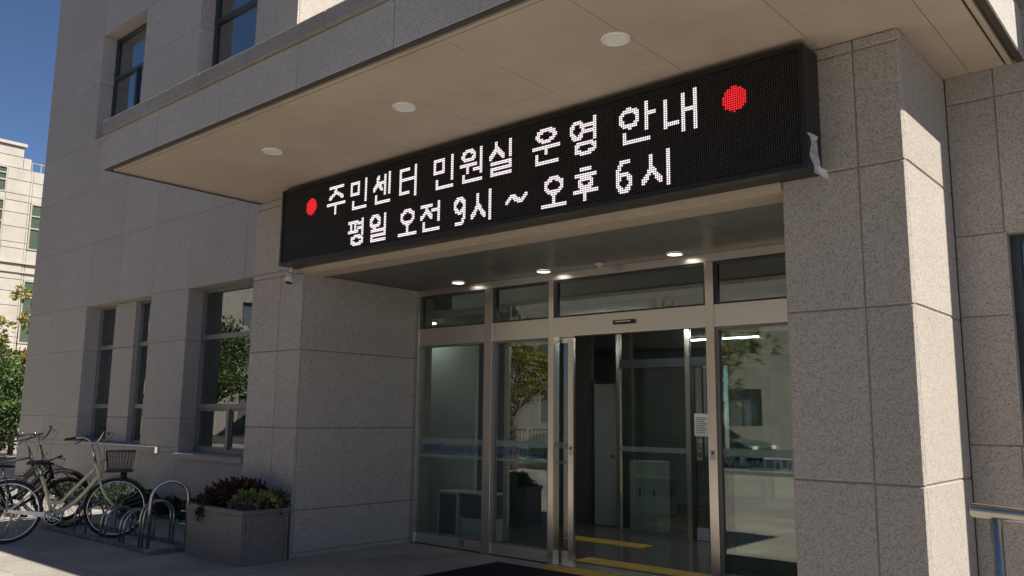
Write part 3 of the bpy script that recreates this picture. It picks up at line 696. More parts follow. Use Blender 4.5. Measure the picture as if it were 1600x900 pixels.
L2 = (('pyeong', 1.13, 1.40), ('il', 1.49, 1.75), ('o', 1.94, 2.22), ('jeon', 2.27, 2.54), ('nine', 2.72, 2.88), ('si', 2.95, 3.21), ('tilde', 3.37, 3.63), ('o', 3.79, 4.06), ('hu', 4.12, 4.38), ('six', 4.56, 4.71), ('si', 4.79, 5.04))
def dots(name, cells, mat, rad, h, parent, kind=None, n=6):
    me = bpy.data.meshes.new(name); V = []; F = []
    cs = [(math.cos(2*math.pi*(k+.5)/n), math.sin(2*math.pi*(k+.5)/n)) for k in range(n)]
    for c, r in cells:
        cx = PXo+(c+.5)*P; cz = PZ1-(r+.5)*P; b0 = len(V)
        for rr, yy in ((rad, SY+.0118), (rad*.75, SY+.0118-h)):
            for a, s in cs: V.append((cx+rr*a, yy, cz+rr*s))
        F.append([b0+n+k for k in range(n)])
        for k in range(n): F.append([b0+k, b0+(k+1) % n, b0+n+(k+1) % n, b0+n+k])
    me.from_pydata(V, [], F); o = link(name, me, mat, parent)
    if kind: o['kind'] = kind
    return o
lit = set()
def put(cells, mat, name):
    cells = {c for c in cells if 0 <= c[0] < NC and 0 <= c[1] < NR}; lit.update(cells)
    dots(name, sorted(cells), mat, P*.44, .004, sg, 'stuff')
for k, a, b_ in L1: put(glyph(k, a, b_, 4, 22), 'led_white', 'lit_letter')
for k, a, b_ in L2:
    r0, r1 = (29, 45)
    if k == 'tilde': r0, r1 = 35, 39
    elif k in ('o', 'nine', 'six'): r0 = 30
    put(glyph(k, a, b_, r0, r1), 'led_white', 'lit_letter')
for X in (.455, 5.59):
    cc_ = (X-PXo)/P; rc_ = (4.15-3.895)/P-1.0
    put({(c, r) for c in range(int(cc_)-8, int(cc_)+9) for r in range(0, 30) if (c+.5-cc_)**2+(r+.5-rc_)**2 < 5.6**2}, 'led_red', 'red_dot')
dots('unlit_diode', [(c, r) for c in range(NC) for r in range(NR) if (c, r) not in lit], 'led_off', P*.25, .003, sg, 'stuff', 5)
bm = bmesh.new()
for X in (.8, 3.0, 5.9): bx(bm, X, X+.05, -.20, -.16, SZ1, SO)
obj('bracket', bm, 'steel_tube', sg)
# scrap of torn plastic film on the sign corner
bm = bmesh.new(); n = 9; prev = None
for i in range(n):
    t = i/(n-1); wd = .04+.09*math.sin(min(1, t*1.15)*math.pi*.8)
    a = bm.verts.new((SX1+.004+.03*t+.012*math.sin(t*9), -.26+.03*math.sin(5*t)+.05*t-wd*.2, 3.53-.29*t)); b_ = bm.verts.new((SX1+.006+.02*t+.02*math.sin(t*7+1)+.05*t*t, -.22+wd*1.4*(.5+t*.6), 3.50-.33*t+.03*math.sin(t*8)))
    c_ = bm.verts.new(((a.co+b_.co)/2)+Vector((.025*math.sin(i*2.1)+.012, 0, .01)))
    if prev: bm.faces.new((prev[0], prev[2], c_, a)); bm.faces.new((prev[2], prev[1], b_, c_))
    prev = (a, b_, c_)
fo = obj('plastic_scrap', bm, 'plastic_film', None); tag(fo, 'torn clear plastic film dangling from the corner of the LED sign', 'plastic film')

# ------------------------------------------------------------------ planter with plants
def leaf_cluster(bm, c, R_, n, size, rng, flat=.6, up=.35):
    for _ in range(n):
        d = Vector((rng.gauss(0, 1), rng.gauss(0, 1), rng.gauss(0, 1)*.8+up)).normalized()
        p = Vector(c)+Vector((d.x*R_[0], d.y*R_[1], d.z*R_[2]))*(rng.random()**.45)
        ax = (d+Vector((rng.gauss(0, .5), rng.gauss(0, .5), rng.gauss(0, .5)))).normalized()
        sd2 = ax.orthogonal().normalized(); sd2.rotate(Quaternion(ax, rng.uniform(0, 6.28)))
        s = size*rng.uniform(.6, 1.35); nn = ax.cross(sd2)*s*.12
        v = [bm.verts.new(p), bm.verts.new(p+ax*s*.5+sd2*s*.27+nn), bm.verts.new(p+ax*s), bm.verts.new(p+ax*s*.5-sd2*s*.27+nn)]
        bm.faces.new(v)
pl = empty('stone_planter', (-.50, -.375, 0)); tag(pl, 'square dark granite planter box at the foot of the pillar', 'planter')
PW, PD, PH = .58, .29, .57
bm = bmesh.new()
bx(bm, -PW, PW, -PD, -PD+.05, .0, PH-.055); bx(bm, -PW, PW, PD-.05, PD, 0, PH-.055); bx(bm, -PW, -PW+.05, -PD+.05, PD-.05, 0, PH-.055); bx(bm, PW-.05, PW, -PD+.05, PD-.05, 0, PH-.055)
bmesh.ops.bevel(bm, geom=[e for e in bm.edges if abs(e.verts[0].co.z-e.verts[1].co.z) > .1], offset=.008, segments=2, affect='EDGES')
obj('box', bm, 'stone_planter', pl)
bm = bmesh.new(); e = .012
bx(bm, -PW-e, PW+e, -PD-e, -PD+.06, PH-.05, PH); bx(bm, -PW-e, PW+e, PD-.06, PD+e, PH-.05, PH); bx(bm, -PW-e, -PW+.06, -PD+.06, PD-.06, PH-.05, PH); bx(bm, PW-.06, PW+e, -PD+.06, PD-.06, PH-.05, PH)
obj('rim', bm, 'stone_planter', pl)
box('soil', 'soil', pl, -PW+.05, PW-.05, -PD+.05, PD-.05, .3, PH-.03)
def plant(name, label, cat, mat, loc, blobs, size, seed, group=None):
    rng = random.Random(seed); e_ = empty(name, loc); tag(e_, label, cat, group)
    bm = bmesh.new()
    for (c, R_, n) in blobs: leaf_cluster(bm, c, R_, n, size, rng)
    obj('foliage', bm, mat, e_)
    bm = bmesh.new()
    for (c, R_, n) in blobs:
        for _ in range(5):
            tube(bm, [(c[0]*.4+rng.uniform(-.02, .02), c[1]*.4, .0), (c[0]+rng.uniform(-.7, .7)*R_[0], c[1]+rng.uniform(-.7, .7)*R_[1], c[2]+R_[2]*.4)], [.006, .003], 4)
    obj('stem', bm, 'bark', e_)
    return e_
z0 = PH-.03
plant('red_shrub', 'dark red leafed bushy plant filling the back of the granite planter', 'plant', 'leaf_red', (-.70, -.34, z0), [((-.16, 0, .10), (.22, .2, .13), 330), ((.08, .02, .16), (.26, .2, .16), 420), ((.32, .06, .14), (.2, .18, .14), 300), ((-.3, -.08, .04), (.12, .14, .09), 120)], .07, 3)
plant('lime_shrub', 'yellow green leafy plant at the front of the granite planter', 'plant', 'leaf_lime', (-.22, -.42, z0), [((0, 0, .09), (.2, .13, .11), 300), ((.2, .12, .10), (.16, .12, .10), 190)], .06, 5)
plant('purple_shrub', 'small purple leafed plant along the planter rim', 'plant', 'leaf_purple', (-.16, -.53, z0), [((0, 0, .05), (.26, .08, .06), 240)], .05, 6)
plant('trailing_plant', 'green trailing plant spilling over the planter rim', 'plant', 'leaf_dark', (-.74, -.64, z0-.02), [((0, -.01, .02), (.07, .05, .06), 60), ((0, -.045, -.05), (.05, .025, .06), 60)], .05, 8)
plant('corner_shrub', 'dark green leaf tuft in the back corner of the planter next to the pillar', 'plant', 'leaf_dark', (.0, -.2, z0), [((0, 0, .09), (.13, .1, .12), 170)], .06, 9)
# low shrubs along the wall behind the bicycle rack
for i, (x, y, sz) in enumerate(((-2.0, .78, 1.0), (-2.75, .86, .8), (-3.55, .8, .95), (-4.4, .85, .85), (-1.55, .3, .7), (-5.3, .8, 1.1), (-6.3, .82, 1.2), (-7.2, .8, 1.1), (-8.2, .82, 1.0), (-3.0, .55, .9), (-4.9, .4, .9))):
    plant('wall_shrub', 'low dark green shrub growing along the wall behind the bicycle rack', 'shrub', 'leaf_dark', (x, y, 0), [((0, 0, .17*sz), (.3*sz, .2*sz, .17*sz), int(380*sz)), ((.2*sz, .05, .13*sz), (.22*sz, .18*sz, .14*sz), int(200*sz))], .075, 20+i, 'low shrubs along the wall')

# ------------------------------------------------------------------ bicycle rack
rk = empty('bicycle_rack', (-2.72, -.64, 0)); tag(rk, 'low steel bicycle rack with rows of wheel hoops beside the planter', 'bike rack')
for yy in (-.27, .27): box('rail', 'rusty_steel', rk, -1.75, 1.42, yy-.03, yy+.03, .003, .05, .006)
for xx in (-1.75, 1.36): box('cross_rail', 'rusty_steel', rk, xx, xx+.06, -.239, .239, .003, .048)
def hoop(bm, x0, x1, y0, y1, h, r, seg=10):
    w_ = math.hypot(x1-x0, y1-y0)/2; pts = [(x0, y0, .05), (x0, y0, h-w_)]
    for k in range(1, seg):
        a = math.pi*k/seg; t = .5-.5*math.cos(a); pts.append((x0+(x1-x0)*t, y0+(y1-y0)*t, h-w_+w_*math.sin(a)))
    pts += [(x1, y1, h-w_), (x1, y1, .05)]; tube(bm, pts, r, 8)
hl = [(-1.55, .40), (-1.2, .40), (-.8, .42), (-.45, .42), (.0, .42), (.12, .42), (.52, .42), (.62, .42), (1.02, .56), (1.10, .56)]
for i, (xx, hh) in enumerate(hl):
    bm = bmesh.new(); hoop(bm, xx, xx+.02, -.26, .10, hh, .014); obj('hoop', bm, 'steel_tube', rk, True)
bm = bmesh.new(); hoop(bm, 1.24, 1.36, -.26, .14, .80, .021, 12); obj('tall_hoop', bm, 'steel_tube', rk, True)
for zz in (.42, .27):
    bm = bmesh.new(); tube(bm, [(1.10, .2, zz), (1.75, .25, zz+.02)], .012, 6); obj('tie_bar', bm, 'steel_tube', rk, True)

# ------------------------------------------------------------------ bicycles (local: x forward, rear hub at origin x=0)
def torus(bm, c, R_, r, n=40, m_=8):
    tube(bm, [(c[0]+R_*math.cos(2*math.pi*k/n), c[1], c[2]+R_*math.sin(2*math.pi*k/n)) for k in range(n)], r, m_, closed=True)
def bicycle(loc, rz, label, frame_mat, basket, tyre_r=.335, step=True, bar_up=.0, steer=0., lean=0., wb=1.12, fender='chrome', scale=1.0, bartype='swept', turn=0.):
    T = empty('bicycle', loc, rz); tag(T, label, 'bicycle', None); T.rotation_euler = (lean, 0, rz); T.scale = (scale,)*3
    Rw = tyre_r+.018
    bb = Vector((.46, 0, .28)); head_b = Vector((wb-.20, 0, .70)); head_t = Vector((wb-.255, 0, .88)); st = Vector((.29, 0, .80)); fh = Vector((wb, 0, Rw)); rh = Vector((0, 0, Rw))
    bm = bmesh.new()
    tube(bm, [bb, bb+(st-bb)*.88], .020, 10)
    if step:
        a = head_b+(head_t-head_b)*.75; b_ = bb+(st-bb)*.32
        tube(bm, smooth_path([a, a+(b_-a)*.5+Vector((.0, 0, -.07)), b_+Vector((.12, 0, -.005)), b_], 6), .019, 10)
        a2 = head_b+(head_t-head_b)*.2
        tube(bm, smooth_path([a2, a2+(bb-a2)*.5+Vector((.02, 0, -.045)), bb], 6), .022, 10)
    else:
        tube(bm, [head_t+(head_b-head_t)*.3, bb+(st-bb)*.82], .017, 10); tube(bm, [head_b, bb], .021, 10)
    tube(bm, [head_b, head_t], .025, 10)
    for s in (-1, 1):
        tube(bm, [bb+Vector((0, s*.03, 0)), rh+Vector((0, s*.06, 0))], .010, 7); tube(bm, [bb+(st-bb)*.70+Vector((0, s*.015, 0)), rh+Vector((0, s*.06, 0))], .008, 7)
    tube(bm, [bb+Vector((0, -.04, 0)), bb+Vector((0, .04, 0))], .024, 12)
    obj('frame', bm, frame_mat, T, True)
    # steering group turned about the head axis
    Q = Quaternion((head_t-head_b).normalized(), steer)
    def S(p): return head_b+Q @ (Vector(p)-head_b)
    bm = bmesh.new(); cr_ = head_b+(head_b-head_t).normalized()*.03
    for s in (-1, 1):
        tube(bm, [S(p) for p in smooth_path([cr_+Vector((0, s*.035, 0)), cr_+Vector((.03, s*.05, -.10)), (fh+cr_)/2+Vector((-.0, s*.055, -.05)), fh+Vector((0, s*.055, 0))], 4)], [.014]*9+[.011]*4, 8)
    tube(bm, [S(cr_+Vector((0, -.035, 0))), S(cr_+Vector((0, .035, 0)))], .014, 8)
    obj('fork', bm, frame_mat, T, True)
    def wheel(c, st_):
        f = S if st_ else (lambda p: Vector(p))
        def W(bm_, mt, nm, par): 
            for v in bm_.verts: v.co = f(v.co)
            return obj(nm, bm_, mt, par, True)
        bm = bmesh.new(); torus(bm, c, tyre_r, .018); wo = W(bm, 'rubber', 'wheel', T)
        bm = bmesh.new(); torus(bm, c, tyre_r-.024, .009, 40, 6); W(bm, 'chrome' if basket else 'bike_black', 'rim', wo)
        bm = bmesh.new()
        for k in range(28):
            a = 2*math.pi*k/28; s = 1 if k % 2 else -1; o_ = .35*(1 if (k//2) % 2 else -1)
            tube(bm, [(c[0]+.02*math.cos(a+o_*3), s*.03, c[2]+.02*math.sin(a+o_*3)), (c[0]+(tyre_r-.03)*math.cos(a), 0, c[2]+(tyre_r-.03)*math.sin(a))], .0022, 3, caps=False)
        W(bm, 'steel_tube' if basket else 'bike_black', 'spokes', wo)
        bm = bmesh.new(); tube(bm, [(c[0], -.055, c[2]), (c[0], -.03, c[2]), (c[0], .03, c[2]), (c[0], .055, c[2])], [.012, .024, .024, .012], 12); W(bm, 'steel_tube', 'hub', wo)
        # mudguard
        bm = bmesh.new(); prev = None; a0, a1 = ((20, 195) if not st_ else (35, 200))
        for k in range(19):
            a = R(a0+(a1-a0)*k/18); rr = tyre_r+.035
            cur = [bm.verts.new((c[0]+(rr-d)*math.cos(a), y_, c[2]+(rr-d)*math.sin(a))) for y_, d in ((-.027, .012), (-.014, 0), (.014, 0), (.027, .012))]
            if prev:
                for j in range(3): bm.faces.new((prev[j], prev[j+1], cur[j+1], cur[j]))
            prev = cur
        bmesh.ops.solidify(bm, geom=bm.faces[:], thickness=.0015)
        W(bm, fender, 'mudguard', wo)
    wheel(rh, False); wheel(fh, True)
    # chain guard, chainring, cranks, pedals
    bm = bmesh.new()
    p = [Vector((.0, -.052, Rw+.028)), Vector((.46, -.052, .28+.045)), Vector((.46, -.052, .28-.02)), Vector((.0, -.052, Rw-.0))]
    vs1 = [bm.verts.new(q) for q in p]; vs2 = [bm.verts.new(q+Vector((0, -.014, 0))) for q in p]
    bm.faces.new(vs1); bm.faces.new(vs2[::-1])
    for k in range(4): bm.faces.new((vs1[k], vs1[(k+1) % 4], vs2[(k+1) % 4], vs2[k]))
    obj('chain_guard', bm, 'steel_tube' if basket else 'black_plastic', T)
    bm = bmesh.new(); torus(bm, (bb.x, -.078, bb.z), .086, .010, 26, 6); torus(bm, (bb.x, -.078, bb.z), .05, .008, 20, 6)
    for k in range(5):
        a = 2*math.pi*k/5; tube(bm, [(bb.x, -.078, bb.z), (bb.x+.085*math.cos(a), -.078, bb.z+.085*math.sin(a))], .008, 5)
    obj('chainring', bm, 'steel_tube', T, True)
    for s, a in ((-1, -.5), (1, math.pi-.5)):
        bm = bmesh.new(); e_ = bb+Vector((.165*math.cos(a), s*.10, .165*math.sin(a)))
        tube(bm, [bb+Vector((0, s*.06, 0)), bb+Vector((0, s*.095, 0)), e_], .010, 7); c_ = obj('crank', bm, 'chrome', T, True)
        bm = bmesh.new(); bx(bm, e_.x-.045, e_.x+.045, min(e_.y, e_.y+s*.095), max(e_.y, e_.y+s*.095), e_.z-.012, e_.z+.012); obj('pedal', bm, 'black_plastic', c_)
    # seat
    bm = bmesh.new(); tube(bm, [bb+(st-bb)*.86, st+(st-bb).normalized()*.06], .0125, 8); obj('seat_post', bm, 'chrome', T, True)
    top = st+(st-bb).normalized()*.07
    bm = bmesh.new(); sec = []
    for t, wd, zz, th in ((-.13, .05, .02, .03), (-.10, .10, .03, .05), (-.02, .095, .03, .05), (.05, .05, .022, .045), (.12, .026, .018, .035), (.16, .012, .012, .02)):
        sec.append([bm.verts.new(top+Vector((t, wd*math.cos(2*math.pi*k/10), zz+th*.5*math.sin(2*math.pi*k/10)-.0))) for k in range(10)])
    for A, C in zip(sec, sec[1:]):
        for k in range(10): bm.faces.new((A[k], A[(k+1) % 10], C[(k+1) % 10], C[k]))
    bm.faces.new(sec[0][::-1]); bm.faces.new(sec[-1]); obj('saddle', bm, 'seat_vinyl', T, True)
    # bars
    stem_t = head_t+(head_t-head_b).normalized()*(.10+bar_up)
    Q2 = Quaternion((head_t-head_b).normalized(), steer+turn); S0 = S
    def S(p): return head_b+Q2 @ (Vector(p)-head_b)
    bm = bmesh.new(); tube(bm, [S(head_t), S(stem_t)], .013, 8)
    for s in (-1, 1):
        if bartype == 'swept': pts = [stem_t, stem_t+Vector((.05, s*.05, .03)), stem_t+Vector((.05, s*.14, .10)), stem_t+Vector((.0, s*.23, .125)), stem_t+Vector((-.09, s*.33, .115))]
        else: pts = [stem_t, stem_t+Vector((.03, s*.08, .02)), stem_t+Vector((.03, s*.2, .03)), stem_t+Vector((.0, s*.30, .03))]
        tube(bm, [S(q) for q in smooth_path(pts, 5)], .011, 8)
    hb = obj('handlebar', bm, 'chrome' if basket else 'black_plastic', T, True)
    for s in (-1, 1):
        if bartype == 'swept': a, b_ = stem_t+Vector((-.015, s*.25, .124)), stem_t+Vector((-.10, s*.34, .113)); lv = stem_t+Vector((.03, s*.22, .10))
        else: a, b_ = stem_t+Vector((.015, s*.2, .03)), stem_t+Vector((.0, s*.31, .03)); lv = stem_t+Vector((.05, s*.17, .02))
        bm = bmesh.new(); tube(bm, [S(a), S(a+(b_-a)*.1), S(b_)], [.014, .017, .016], 8); obj('grip', bm, 'rubber', hb, True)
        bm = bmesh.new(); tube(bm, [S(lv), S(lv+Vector((.025, s*.02, -.012))), S(lv+(b_-a)*.85+Vector((.045, 0, -.03)))], .007, 6); obj('brake_lever', bm, 'black_plastic', hb, True)
        bm = bmesh.new(); tube(bm, [S(q) for q in smooth_path([lv, lv+Vector((.12, -s*.03, .0)), lv+Vector((.12, -s*.16, -.12)), head_b+Vector((.04, 0, .05))], 6)], .0028, 4); obj('cable', bm, 'black_plastic', hb, True)
    bm = bmesh.new(); bl = S(stem_t+Vector((.04, .13, .115))); disc(bm, bl, .026, (0, 0, 1), 12, .012, .025); obj('bell', bm, 'chrome' if not basket else 'black_plastic', hb, True)
    S = S0
    # rear carrier
    bm = bmesh.new(); zc_ = Rw+tyre_r+.06
    for s in (-1, 1): tube(bm, [(.22, s*.05, zc_), (-.26, s*.055, zc_), (-.28, 0, zc_)], .006, 6); tube(bm, [(-.05, s*.055, zc_), (0, s*.065, Rw)], .005, 5)
    for k in range(4): tube(bm, [(.15-.12*k, -.05, zc_), (.15-.12*k, .05, zc_)], .005, 5)
    obj('carrier', bm, 'steel_tube' if basket else 'bike_black', T, True)
    bm = bmesh.new(); tube(bm, [(.06, .07, Rw-.03), (-.05, .16, .012)], .008, 6); obj('kickstand', bm, 'steel_tube', T, True)
    bm = bmesh.new(); disc(bm, (-.285, 0, zc_-.03), .03, (-1, 0, 0), 12, .025, .015); obj('reflector', bm, 'red_lamp', T)
    if basket:
        bm = bmesh.new(); x0, x1, z0, z1 = wb-.15, wb+.17, .80, 1.02
        def wire(pts): tube(bm, [S(q) for q in pts], .0030, 4)
        def ringp(t):
            k = .82+.18*t; cx = (x0+x1)/2; hx = (x1-x0)/2*k; hy = .17*k; z = z0+(z1-z0)*t
            return [Vector((cx-hx, -hy, z)), Vector((cx+hx, -hy, z)), Vector((cx+hx, hy, z)), Vector((cx-hx, hy, z))]
        for i in range(9):
            q = ringp(i/8)
            for k in range(4):
                tube(bm, [S(q[k]), S(q[(k+1) % 4])], .006 if i in (0, 8) else .0028, 5)
        lo, hi = ringp(0), ringp(1)
        for k in range(4):
            nn = 9
            for j in range(nn): t = j/nn; wire([lo[k].lerp(lo[(k+1) % 4], t), hi[k].lerp(hi[(k+1) % 4], t)])
        for j in range(1, 8): t = j/8; wire([lo[0].lerp(lo[1], t), lo[3].lerp(lo[2], t)])
        obj('basket', bm, 'black_metal', T, True)
        bm = bmesh.new(); bx(bm, wb-.15, wb+.16, -.10, .10, .772, .792)
        for v in bm.verts: v.co = S(v.co)
        obj('basket_base', bm, 'black_plastic', T)
        bm = bmesh.new()
        for s in (-1, 1):
            tube(bm, [S(head_t+Vector((.0, s*.03, -.02))), S(Vector((wb-.145, s*.06, .93)))], .007, 6); tube(bm, [S(fh+Vector((0, s*.065, 0))), S(Vector((wb+.03, s*.09, .775)))], .005, 6)
        obj('basket_bracket', bm, 'steel_tube', T, True)
        bm = bmesh.new(); disc(bm, S(Vector((wb+.02, 0, .73))), .035, (1, 0, 0), 14, .045, .07); obj('headlight', bm, 'black_plastic', T, True)
    return T
AX = math.atan2(.93, .35)
bicycle((-3.29, -1.79, .002), AX, 'cream step-through bicycle with black wire basket parked in the rack', 'bike_cream', True, step=True, bar_up=.13, turn=.75, steer=-.10, lean=-.03, scale=1.07)
bicycle((-4.75, -1.68, .002), AX-.06, 'low black bicycle with flat handlebars squeezed in behind the cream bicycle', 'bike_black', False, step=True, bar_up=-.02, turn=.5, steer=.15, lean=.02, fender='bike_black', bartype='flat', scale=.95)
bicycle((-5.45, -1.62, .002), AX-.02, 'tall black bicycle with swept handlebars between two other black bicycles', 'bike_black', False, step=True, bar_up=.14, turn=.8, steer=-.1, lean=-.04, fender='bike_black', scale=1.06)
bicycle((-6.2, -1.55, .002), AX+.04, 'black diamond frame bicycle parked at the end of the row nearest the building corner', 'bike_black', False, step=False, bar_up=.10, turn=.6, steer=.1, lean=-.05, fender='bike_black', bartype='flat', scale=1.08)

# ------------------------------------------------------------------ handrail
hrl = empty('handrail', (7.3, -1.5, 0)); tag(hrl, 'thick polished steel handrail on posts beside the right pillar', 'handrail')
bm = bmesh.new(); tube(bm, [(-.065, 0, 1.215), (-.055, 0, 1.215), (2.4, 0, 1.10)], [.022, .030, .030], 18); obj('top_rail', bm, 'rail_steel', hrl, True)
for xx in (.035, 1.2, 2.3):
    bm = bmesh.new(); tube(bm, [(xx, 0, .0), (xx, 0, 1.19-.047*(xx+.055))], .024, 16); o = obj('post', bm, 'rail_steel', hrl, True)
    bm = bmesh.new(); disc(bm, (xx, 0, .0), .055, (0, 0, 1), 20, .05, .012); obj('base_flange', bm, 'rail_steel', o)

# ------------------------------------------------------------------ white neighbour building beyond the wing
NBd = empty('neighbour_building', (-30, 6, 0)); tag(NBd, 'sunlit white tiled office block with stepped parapet beyond the building corner', 'building')
nb_y = [-14, -12, -10, -8, -6, -4, -2, -.45, 0, .85, 3.2, 5, 8]   # local y (world y-6)
core = box('wall', 'white_tile_joint', NBd, -14, -.05, -14, 12, 0, 11.7)
box('parapet', 'white_tile_joint', NBd, -3, -.05, -14, .55, 11.7, 12.65); box('parapet', 'white_tile_joint', NBd, -3, -.051, .551, .86, 11.7, 12.2)
nh = []
for fl, (za, zb) in enumerate(((4.35, 7.0), (8.3, 10.3))): nh.append((.92, 1.85, za, zb)); nh.append((-1.75, -.05+.0, za+.25, zb+.3))
nh.append((-1.75, 0.0, 10.6, 12.05))
zz = [3.9]+[4.35, 4.6, 5.2, 5.9, 6.5, 7.0, 7.3, 7.65, 8.3, 8.55, 9.2, 9.8, 10.3, 10.6, 11.2, 11.7]
yy = [-14, -12.4, -10.6, -8.8, -7, -5.2, -3.5, -1.75, 0.0, .9]
HN = [(-1.75, 0.0, 4.6, 7.3), (-1.75, 0.0, 8.55, 10.3), (-1.75, 0.0, 10.6+.0, 11.7), (-5.2, -3.5, 4.6, 7.3), (-5.2, -3.5, 8.55, 10.3)]
HM = [(1.0, 1.9, 4.35, 7.0), (1.0, 1.9, 8.3, 10.3), (4.4, 5.3, 4.35, 7.0), (4.4, 5.3, 8.3, 10.3)]
clad(core, 'R', 0, yy[4:], zz, HN, mat='white_tile', name='tile_panel', t=.05, g=.012)
clad(core, 'R', -.02, [.9, 1.0, 1.9, 3.2, 4.4, 5.3, 6.5, 9.2, 12], zz, HM, mat='white_tile', name='tile_panel', t=.03, g=.012)
clad(core, 'R', 0, [-7, -5.2, -3.5, -1.75, .55], [11.7, 12.2, 12.65], [], mat='white_tile', name='tile_panel', t=.05, g=.012)
clad(core, 'R', 0, [.55, .87], [11.7, 12.2], [], mat='white_tile', name='tile_panel', t=.05, g=.012)
box('cornice', 'white_tile', NBd, -3.05, .1, -14.05, .62, 12.65, 12.78); box('ledge', 'white_tile', NBd, -.05, .10, -14, 12, 7.66, 7.74); box('ledge', 'white_tile', NBd, -.05, .07, -14, 12, 7.28, 7.33)
for (a, b_, za, zb) in HN+HM:
    bm = bmesh.new(); xs = .005
    for q in ((a, a+.06, za, zb), (b_-.06, b_, za, zb), (a+.06, b_-.06, za, za+.06), (a+.06, b_-.06, zb-.06, zb), (a+.06, b_-.06, za+(zb-za)*.45, za+(zb-za)*.45+.06), (a+.06, b_-.06, za+(zb-za)*.72, za+(zb-za)*.72+.05)):
        bx(bm, xs-.05, xs+.02, *q)
    wd_ = obj('window', bm, 'white_tile_joint', NBd); box('pane', 'glass_far', wd_, xs-.02, xs-.012, a+.06, b_-.06, za+.06, zb-.06)
    box('blind', 'blind_grey', wd_, xs-.045, xs-.03, a+.06, b_-.06, za+.06, zb-.06)
box('balcony', 'white_tile', NBd, .0, 1.6, -14, 7, 3.35, 3.88, .02); box('balcony_soffit', 'ledge_dark', NBd, .02, 1.55, -13.9, 6.9, 3.33, 3.349)
rl_ = empty
for k in range(8):
    bm = bmesh.new(); tube(bm, [(-.3, 1.0+.35*k, 11.7), (-.3, 1.0+.35*k, 12.15)], .02, 6); obj('roof_rail_post', bm, 'white_tile_joint', NBd)
bm = bmesh.new(); tube(bm, [(-.3, .95, 12.12), (-.3, 3.6, 12.12)], .025, 6); obj('roof_rail', bm, 'white_tile_joint', NBd)

# ------------------------------------------------------------------ trees
def tree(name, label, loc, h, crown, leaf, nleaf, size, seed, group, trunk_r=.12, clumps=26, bare=.35):
    rng = random.Random(seed); T = empty(name, loc); tag(T, label, 'tree', group)
    bm = bmesh.new(); th = h*bare
    pts = [(0, 0, -.05), (.03*h*.1, .02, th*.5), (rng.uniform(-.1, .1), rng.uniform(-.1, .1), th)]
    tube(bm, smooth_path(pts, 4), [trunk_r*(1.25-.07*i) for i in range(9)], 9)
    cs = []
    cz = th+(h-th)*.5
    for i in range(clumps):
        for _ in range(30):
            d = Vector((rng.uniform(-1, 1), rng.uniform(-1, 1), rng.uniform(-1, 1)))
            if .25 < d.length < 1: break
        cs.append(Vector((d.x*crown, d.y*crown, cz+d.z*(h-th)*.5)))
    for c in cs:
        if rng.random() < .75:
            s = Vector(pts[-1])+Vector((0, 0, -rng.uniform(0, th*.3))); mid = s.lerp(c, .5)+Vector((rng.uniform(-.15, .15), rng.uniform(-.15, .15), .15*h*.1))
            tube(bm, smooth_path([s, mid, c], 3), [trunk_r*.45, trunk_r*.38, trunk_r*.3, trunk_r*.24, trunk_r*.18, trunk_r*.12, trunk_r*.06], 5)
    obj('trunk', bm, 'bark', T, True)
    bm = bmesh.new()
    for c in cs:
        r_ = crown*rng.uniform(.22, .42); leaf_cluster(bm, c, (r_, r_, r_*.75), nleaf//clumps, size, rng)
    obj('crown', bm, leaf, T)
    return T
tree('garden_tree', 'bushy sunlit green tree standing beyond the far corner of the granite wall', (-24.8, 4.5, 0), 3.3, 1.9, 'leaf_green', 6500, .19, 31, None, .08, 34, .10)
tree('young_tree', 'slim tree with yellow green leaves in front of the white office block', (-26.3, 5.9, 0), 6.3, 1.0, 'leaf_yellow', 1500, .2, 32, None, .08, 18, .45)
for i, (x, y, h, c, lf) in enumerate(((-8.8, -10.2, 4.4, 1.6, 'leaf_yellow'), (-3.6, -12.0, 4.6, 1.8, 'leaf_yellow'), (-16.5, -14.5, 6.5, 2.6, 'leaf_green'), (-31, -13.5, 5.6, 3.0, 'leaf_green'), (-37.5, -15, 6.0, 3.2, 'leaf_green'), (-39, -10.5, 5.4, 2.8, 'leaf_green'), (-27, -10.2, 4.6, 2.0, 'leaf_green'), (-22, -16.0, 6.0, 2.4, 'leaf_yellow'))):
    yl = lf == 'leaf_yellow'
    tree('plaza_tree', 'yellow leafed street tree across the plaza, mirrored in the entrance glass' if yl else 'dark green street tree across the plaza, mirrored in the wing windows', (x, y, 0), h, c, lf, 2300 if yl else 3600, .2 if yl else .24, 40+i, 'yellow street trees across the plaza' if yl else 'green street trees across the plaza', .13, 26, .42)
# planting bed with kerb, hedge shrubs and fence across the plaza
kb = struct(box('planting_bed', 'soil', None, -24, -6.2, -12.6, -11.0, -.01, .10)); box('kerb', 'kerb', kb, -24.1, -6.1, -11.0, -10.85, -.01, .16); box('kerb', 'kerb', kb, -6.2, -6.05, -12.6, -11.001, -.01, .159)
for i in range(16):
    x = -23.3+i*1.08
    plant('bed_shrub', 'rounded green shrub in the planting bed across the plaza' if i % 3 else 'yellow leafed shrub in the planting bed across the plaza', 'shrub', 'leaf_green' if i % 3 else 'leaf_yellow', (x, -11.8+.2*math.sin(i*2.3), .08), [((0, 0, .32), (.5, .42, .34), 300)], .13, 70+i, 'green shrubs in the planting bed' if i % 3 else 'yellow shrubs in the planting bed')
fn = empty('railing_fence', (-15, -13.0, 0)); tag(fn, 'low metal railing fence behind the planting bed across the plaza', 'fence')
for zz_ in (.25, 1.15):
    bm = bmesh.new(); tube(bm, [(-9, 0, zz_), (9, 0, zz_)], .025, 6); obj('rail', bm, 'rail_steel', fn)
